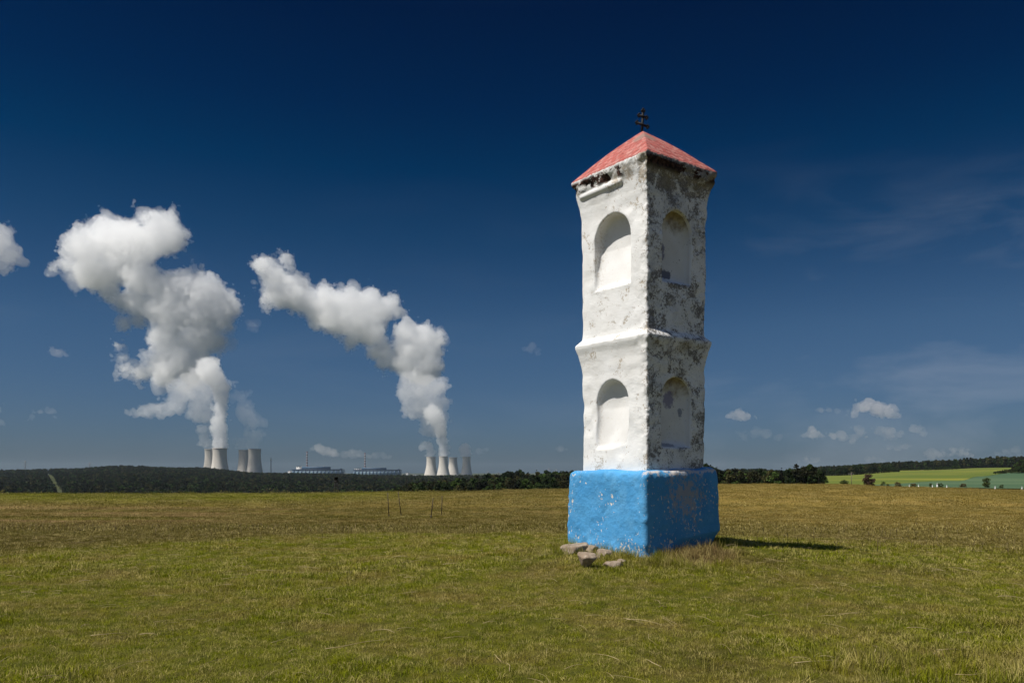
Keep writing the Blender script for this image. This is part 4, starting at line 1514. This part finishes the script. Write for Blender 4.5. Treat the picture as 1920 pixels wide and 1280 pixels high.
for (px, yt, yb, D, lab) in ((47.5, 863, 881, 2700, 'faint lattice pylon above the forest at the far left'), (168, 867, 880, 2750, 'faint lattice pylon above the forest near the hilltop'),
                             (1029, 877, 890, 2900, 'lattice pylon left of the pair just left of the shrine plinth'), (1043, 879, 890, 3050, 'lattice pylon right of the pair just left of the shrine plinth'),
                             (915, 882, 892, 3900, 'small lattice pylon right of the rightmost cooling tower'), (934.5, 885, 892, 4000, 'smallest lattice pylon halfway between the right towers and the shrine')):
    pylon(px, yt, yb, D, lab)

# ---------------------------------------------------------------- steam and clouds: real volumes inside closed shells
def puff(name, blobs, D, vox, mat, parent=None, amps=(9, 5, 2.6), seed=1, rscale=1.0, flat_bottom=None, zmin=None, squash=1.0, wisp=0):
    """blobs in photo pixels (x, y, r) at distance D; a noisy union of balls turned into one closed shell"""
    r = np.random.default_rng(seed)
    k = D / F
    P = np.array([((bx - 960) * k, r.normal(0, .3) * br * k, (885 - by) * k + EYE, br * k * rscale) for bx, by, br in blobs])
    mg = P[:, 3].max() * .25 + amps[0] * 2.2 + 2 * vox
    lo = (P[:, :3] - P[:, 3:4]).min(0) - mg
    hi = (P[:, :3] + P[:, 3:4]).max(0) + mg
    sh = tuple(int(v) + 1 for v in (hi - lo) / vox)
    Fd = np.full(sh, 1e3, np.float32)
    ax = [lo[i] + np.arange(sh[i]) * vox for i in range(3)]
    for (cx, cy, cz, cr) in P:
        R_ = cr + mg
        sl = []
        for i, c_ in enumerate((cx, cy, cz)):
            a = max(0, int((c_ - R_ - lo[i]) / vox)); b = min(sh[i], int((c_ + R_ - lo[i]) / vox) + 2)
            sl.append(slice(a, b))
        X = ax[0][sl[0]][:, None, None] - cx; Y = ax[1][sl[1]][None, :, None] - cy; Z = (ax[2][sl[2]][None, None, :] - cz) / squash
        d_ = (np.sqrt(X * X + Y * Y + Z * Z) - cr).astype(np.float32)
        old = Fd[sl[0], sl[1], sl[2]]
        kk = max(3., cr * .25)
        h_ = np.clip(.5 + .5 * (old - d_) / kk, 0, 1)
        Fd[sl[0], sl[1], sl[2]] = np.where(old > 900, d_, old * (1 - h_) + d_ * h_ - kk * h_ * (1 - h_))
    cells = (amps[0] * 4.6, amps[0] * 2.1, amps[0] * 1.0)
    Fd -= amps[0] * (np.abs(noise3(sh, vox, cells[0], r)) * 2.1 - .55)
    Fd -= amps[1] * (np.abs(noise3(sh, vox, cells[1], r)) * 2.1 - .6)
    Fd -= amps[2] * (np.abs(noise3(sh, vox, cells[2], r)) * 2.0 - .6)
    if amps[2] > 2 * vox * .5:
        Fd -= amps[2] * .55 * (np.abs(noise3(sh, vox, max(cells[2] * .5, vox * 2.1), r)) * 2.0 - .6)
    if wisp:
        Fd += wisp * noise3(sh, vox, wisp * 3.2, r) + wisp * .6 * noise3(sh, vox, wisp * 1.4, r) + wisp * .35 * noise3(sh, vox, max(vox * 2.1, wisp * .7), r)
    Fd[:, :, ax[2] < (zmin if zmin is not None else -1e9)] = 5.
    if flat_bottom is not None:
        zb_ = (885 - flat_bottom) * k + EYE
        Fd = np.maximum(Fd, (zb_ - ax[2])[None, None, :].astype(np.float32) + .0)
    Fd[0] = Fd[-1] = 5; Fd[:, 0] = Fd[:, -1] = 5; Fd[:, :, 0] = Fd[:, :, -1] = 5
    V, Q = surface_net(Fd, lo, vox)
    V[:, 1] += D
    return mesh_np(name, V, Q, mat, parent, smooth=False)


HAZE_TOP = 100.9
PL0 = HAZE_TOP + 1.0
zb = lambda L_, s_, ox, oy: [(ox + a / s_, oy + b / s_, c / s_) for a, b, c in L_]
A1 = [(370, 190, 105), (290, 270, 92), (460, 220, 100), (560, 250, 105), (660, 190, 95), (720, 210, 72), (640, 120, 42), (575, 88, 26), (700, 120, 45), (250, 370, 82), (170, 340, 38), (112, 362, 24),
      (340, 400, 80), (440, 360, 85), (580, 430, 92), (395, 480, 50), (460, 530, 46), (540, 540, 60), (680, 480, 100), (800, 480, 95), (890, 500, 98), (970, 550, 78), (850, 420, 45), (930, 460, 52),
      (720, 600, 105), (850, 600, 105), (940, 620, 68), (650, 560, 75), (470, 645, 30), (540, 610, 46), (700, 720, 88), (750, 820, 90), (850, 720, 95), (925, 720, 55), (640, 860, 62),
      (560, 895, 46), (500, 890, 34), (458, 820, 20), (436, 765, 13), (700, 900, 70), (800, 880, 75), (870, 850, 60)]
A2 = [(735, 970, 46), (755, 1050, 46), (690, 1078, 36), (620, 1085, 30), (550, 1098, 22), (490, 1102, 13), (820, 960, 66), (895, 930, 62), (950, 940, 42), (870, 1020, 58), (840, 1100, 42),
      (895, 1120, 42), (1000, 960, 26), (885, 1180, 30), (875, 1235, 22), (905, 1262, 24), (918, 1278, 24)]
A3 = [(905, 870, 56), (930, 915, 48), (955, 955, 40), (968, 990, 36), (965, 1060, 32), (962, 1120, 32), (955, 1180, 36), (958, 1230, 34), (959, 1258, 35), (959, 1276, 35)]
A4 = [(1090, 1090, 46), (1130, 1150, 38), (1060, 1010, 30), (1150, 1220, 30), (1110, 1210, 34), (1080, 1260, 26), (1135, 1270, 30), (1190, 1150, 16)]
M_steam = volume('dense_steam', .0135, (1, 1, 1), .3)
M_thin = volume('thin_steam', .0075, (.985, .985, .99), .3)
M_wisp = volume('steam_wisp', .0065, (.99, .99, .99), .3)
M_veil = volume('steam_veil', .0024, (.97, .97, .98), .3)


def dense(lst, gap=.55):
    """fill in between neighbouring balls of a chain so the column stays whole"""
    out = []
    for a, b in zip(lst, lst[1:]):
        out.append(a)
        dd = math.hypot(a[0] - b[0], a[1] - b[1])
        m_ = int(dd / (gap * max(1e-3, (a[2] + b[2]) / 2)))
        if dd < 2.6 * (a[2] + b[2]):
            for q in range(1, m_ + 1):
                t = q / (m_ + 1)
                out.append(tuple(a[i_] * (1 - t) + b[i_] * t for i_ in range(3)))
    return out + [lst[-1]]


DA = 3500.
A1z = zb(A1, 2.724, 60, 370)
big = puff('steam_plume', A1z, DA, 3.3, M_steam, seed=3, amps=(13, 11, 9), rscale=.96, wisp=8)
tag(big, 'largest billowing white steam plume rising from the left cooling towers', 'steam plume', 'steam plumes over the cooling towers')
puff('steam_fringe', A1z, DA, 3.8, M_wisp, big, seed=23, amps=(15, 9, 5), rscale=1.05, wisp=12)
puff('lower_steam', dense(zb(A2, 2.724, 60, 370)), 3350., 3.6, M_thin, big, seed=4, amps=(9, 5, 3), zmin=PL0, rscale=1.05, wisp=7)
puff('steam_column', dense(zb(A3, 2.724, 60, 370)), 3296., 3.0, volume('column_steam', .024, (1, 1, 1), .3), big, seed=5, amps=(6, 4, 2.4), zmin=PL0, rscale=1.0, wisp=4)
tag(puff('steam_veil', dense(zb(A4, 2.724, 60, 370)), 3430., 4.0, M_veil, seed=6, amps=(10, 6, 3), zmin=PL0, wisp=10),
    'thin grey steam veil over the two dim cooling towers of the left group', 'steam plume', 'steam plumes over the cooling towers')
B1 = [(112, 135, 40), (165, 150, 52), (160, 205, 52), (258, 112, 34), (272, 148, 28), (215, 230, 72), (170, 300, 48), (150, 335, 40), (158, 378, 28), (232, 318, 75), (300, 260, 70), (330, 330, 80), (400, 330, 60),
      (485, 315, 58), (460, 400, 85), (540, 380, 85), (560, 460, 82), (500, 470, 55), (640, 350, 80), (620, 288, 26), (650, 460, 90), (740, 335, 58), (760, 420, 85), (720, 515, 82), (640, 570, 48),
      (830, 380, 62), (885, 350, 34), (905, 410, 36), (780, 545, 56), (770, 640, 38), (800, 625, 54), (825, 690, 46), (855, 650, 50), (960, 545, 78), (1050, 560, 72), (1115, 560, 55), (930, 625, 70), (1020, 640, 92),
      (1095, 640, 66), (885, 690, 50), (960, 720, 65), (1040, 740, 85), (1105, 740, 55)]
B2 = [(960, 800, 52), (950, 880, 46), (1030, 850, 72), (1105, 840, 58), (1160, 830, 32), (960, 950, 34), (965, 985, 26), (1040, 945, 60), (1110, 930, 60), (1160, 930, 36), (1080, 1020, 52), (1150, 1020, 42),
      (1060, 1085, 28), (1150, 1090, 34), (1120, 1060, 40)]
B3 = [(1095, 985, 44), (1125, 1030, 38), (1145, 1075, 33), (1152, 1110, 30), (1160, 1150, 26), (1165, 1190, 27), (1162, 1215, 26), (1161, 1230, 26)]
B4 = [(1040, 1180, 20), (1065, 1165, 20), (1085, 1185, 20), (1092, 1210, 20), (1091, 1230, 22)]
DB = 5250.
B1z = zb(B1, 3.047, 450, 450)
big2 = puff('steam_plume', B1z, DB, 4.6, volume('dense_steam_far', .0105, (1, 1, 1), .3), seed=13, amps=(17, 12, 10), rscale=1.0, wisp=7)
tag(big2, 'slanting white steam plume rising from the right cooling towers', 'steam plume', 'steam plumes over the cooling towers')
puff('steam_fringe', B1z, DB, 5.2, volume('steam_wisp_far', .0045, (.99, .99, .99), .3), big2, seed=24, amps=(18, 11, 6.5), rscale=1.06, wisp=14)
puff('lower_steam', dense(zb(B2, 3.047, 450, 450)), 5070., 5.0, volume('thin_steam_far', .0065, (.985, .985, .99), .3), big2, seed=14, amps=(11, 7, 4), zmin=PL0, rscale=1.08, wisp=10)
puff('steam_column', dense(zb(B3, 3.047, 450, 450)), 4977., 4.0, volume('column_steam_far', .015, (1, 1, 1), .3), big2, seed=15, amps=(8, 5, 3), zmin=PL0, rscale=1.05, wisp=6)
puff('side_steam', dense(zb(B4, 3.047, 450, 450)), 5148., 4.0, volume('side_steam_far', .0075, (.985, .985, .99), .3), big2, seed=16, amps=(8, 5, 3), zmin=PL0, rscale=1.1, wisp=7)
tag(puff('steam_puff', dense(zb([(1288, 1185, 20), (1275, 1195, 18), (1290, 1210, 22), (1288, 1228, 22)], 3.047, 450, 450)), 5148., 4.2, volume('puff_steam', .014, (.985, .985, .99), .3), seed=47, amps=(4, 3, 2), zmin=PL0, wisp=2, rscale=1.35),
    'small separate steam puff over the rightmost cooling tower', 'steam plume', 'steam plumes over the cooling towers')
tag(puff('drifting_steam', [(-14, 450, 34), (8, 448, 24), (12, 470, 22), (22, 487, 16), (36, 492, 9), (-10, 485, 24), (2, 430, 10)], DA, 4, M_thin, seed=18, amps=(12, 7, 4), wisp=10),
    'torn white steam cloud cut by the left edge of the photo', 'cloud')

# small fair-weather clouds low over the horizon, 12 km off
DC = 12000.
def cloud(blobs, dens, lab, seed, vox=13, fb=None, amps=(34, 20, 11), col=(.99, .96, .95)):
    c_ = puff('cloud', blobs, DC, vox, volume('cloud_vapour', dens * .62, col, .2), seed=seed, amps=amps, flat_bottom=fb, squash=.8, wisp=26)
    return tag(c_, lab, 'cloud', 'small clouds low over the horizon')


cloud([(1374, 779, 8), (1388, 777, 11), (1403, 779, 9), (1414, 780, 5), (1364, 780, 5)], .0042, 'small white oval cloud just right of the shrine shaft', 31)
cloud([(1615, 764, 12), (1628, 760, 16), (1643, 766, 17), (1662, 772, 15), (1678, 776, 9), (1602, 772, 8)], .0045, 'largest white cumulus low on the right', 32)
cloud([(1538, 769, 5), (1555, 769, 7), (1572, 771, 7), (1588, 772, 6)], .0016, 'thin grey tail left of the largest cumulus', 33)
cloud([(1506, 816, 6), (1518, 813, 9), (1530, 815, 9), (1543, 818, 6)], .003, 'pinkish cloud at the left of the row under the largest cumulus', 34)
cloud([(1560, 815, 6), (1570, 816, 9), (1582, 819, 6)], .0028, 'small round cloud second in the row under the largest cumulus', 35)
cloud([(1606, 807, 7), (1612, 812, 9), (1600, 819, 8), (1622, 820, 6)], .0024, 'small peaked cloud third in the row under the largest cumulus', 36)
cloud([(1650, 806, 8), (1668, 811, 11), (1684, 814, 8)], .0022, 'faint grey cloud right of the peaked one in the row', 37)
cloud([(1714, 806, 7), (1722, 805, 9), (1730, 810, 6)], .0024, 'lone round cloud at the right end of the row', 38)
cloud([(1395, 815, 8), (1415, 813, 11), (1435, 816, 10), (1458, 819, 8)], .0010, 'very faint wide cloud below the small white oval one', 39)
cloud([(1664, 841, 5), (1680, 840, 8), (1695, 837, 7)], .0012, 'faint cloud below the row and left of the pink pair', 40)
cloud([(1744, 850, 7), (1757, 851, 8), (1770, 849, 7)], .0020, 'pink cloud, left one of the pair near the ridge', 41)
cloud([(1790, 846, 8), (1803, 848, 11), (1818, 853, 8)], .0024, 'pink cloud, right and taller one of the pair near the ridge', 42)
cloud([(1868, 850, 6), (1885, 848, 8), (1905, 850, 8)], .0012, 'faint pink cloud at the right edge near the ridge', 43)
cloud([(1500, 863, 6), (1515, 861, 8), (1528, 864, 5)], .0014, 'faint pink cloud over the pine wood', 44)
cloud([(1628, 862, 6), (1642, 861, 7), (1655, 864, 5)], .0008, 'barely visible cloud over the broadleaf wood', 45)
cloud([(585, 842, 7), (595, 838, 11), (608, 845, 10), (622, 850, 7)], .0028, 'pink cumulus head right of the left striped chimney', 46)
cloud([(632, 852, 5), (646, 851, 6), (660, 848, 9), (676, 850, 8), (692, 853, 6)], .0018, 'low pink cloud bank between the two striped chimneys', 47)
cloud([(705, 854, 5), (720, 855, 6), (729, 858, 4)], .0012, 'faint pink end of the cloud bank right of the chimneys', 48)
cloud([(98, 656, 7), (110, 660, 9), (124, 664, 6)], .0022, 'small white wisp left of the largest plume', 49)
cloud([(62, 773, 6), (76, 772, 8), (92, 773, 7)], .0014, 'faint wisp low on the left', 50)
cloud([(-4, 768, 8), (4, 792, 6)], .0012, 'faint wisp at the left edge', 51)
cloud([(984, 654, 8), (996, 652, 10), (1006, 658, 7)], .0010, 'faint round wisp between the right plume and the shrine', 52)
cloud([(900, 844, 6), (912, 843, 7)], .0010, 'faint pink wisp right of the rightmost cooling tower', 53)
cloud([(1052, 841, 6), (1062, 842, 6)], .0009, 'faint wisp just left of the shrine plinth', 54)
cloud([(470, 606, 8), (477, 612, 6)], .0008, 'faint wisp between the two large plumes', 55)

# ---------------------------------------------------------------- haze
mb = MB()
mb.box(-9000, 9000, -60, 9500, EYE - 75, HAZE_TOP)
n = N('haze_air')
p = n.node('ShaderNodeVolumePrincipled')
p.inputs['Color'].default_value = (.70, .85, 1, 1)
p.inputs['Density'].default_value = 2.2e-5
p.inputs['Anisotropy'].default_value = .1
n.t.links.new(p.outputs[0], n.out.inputs['Volume'])
n.m.cycles.homogeneous_volume = True
hz = mb.build('haze', n.m)
tag(hz, kind='stuff')
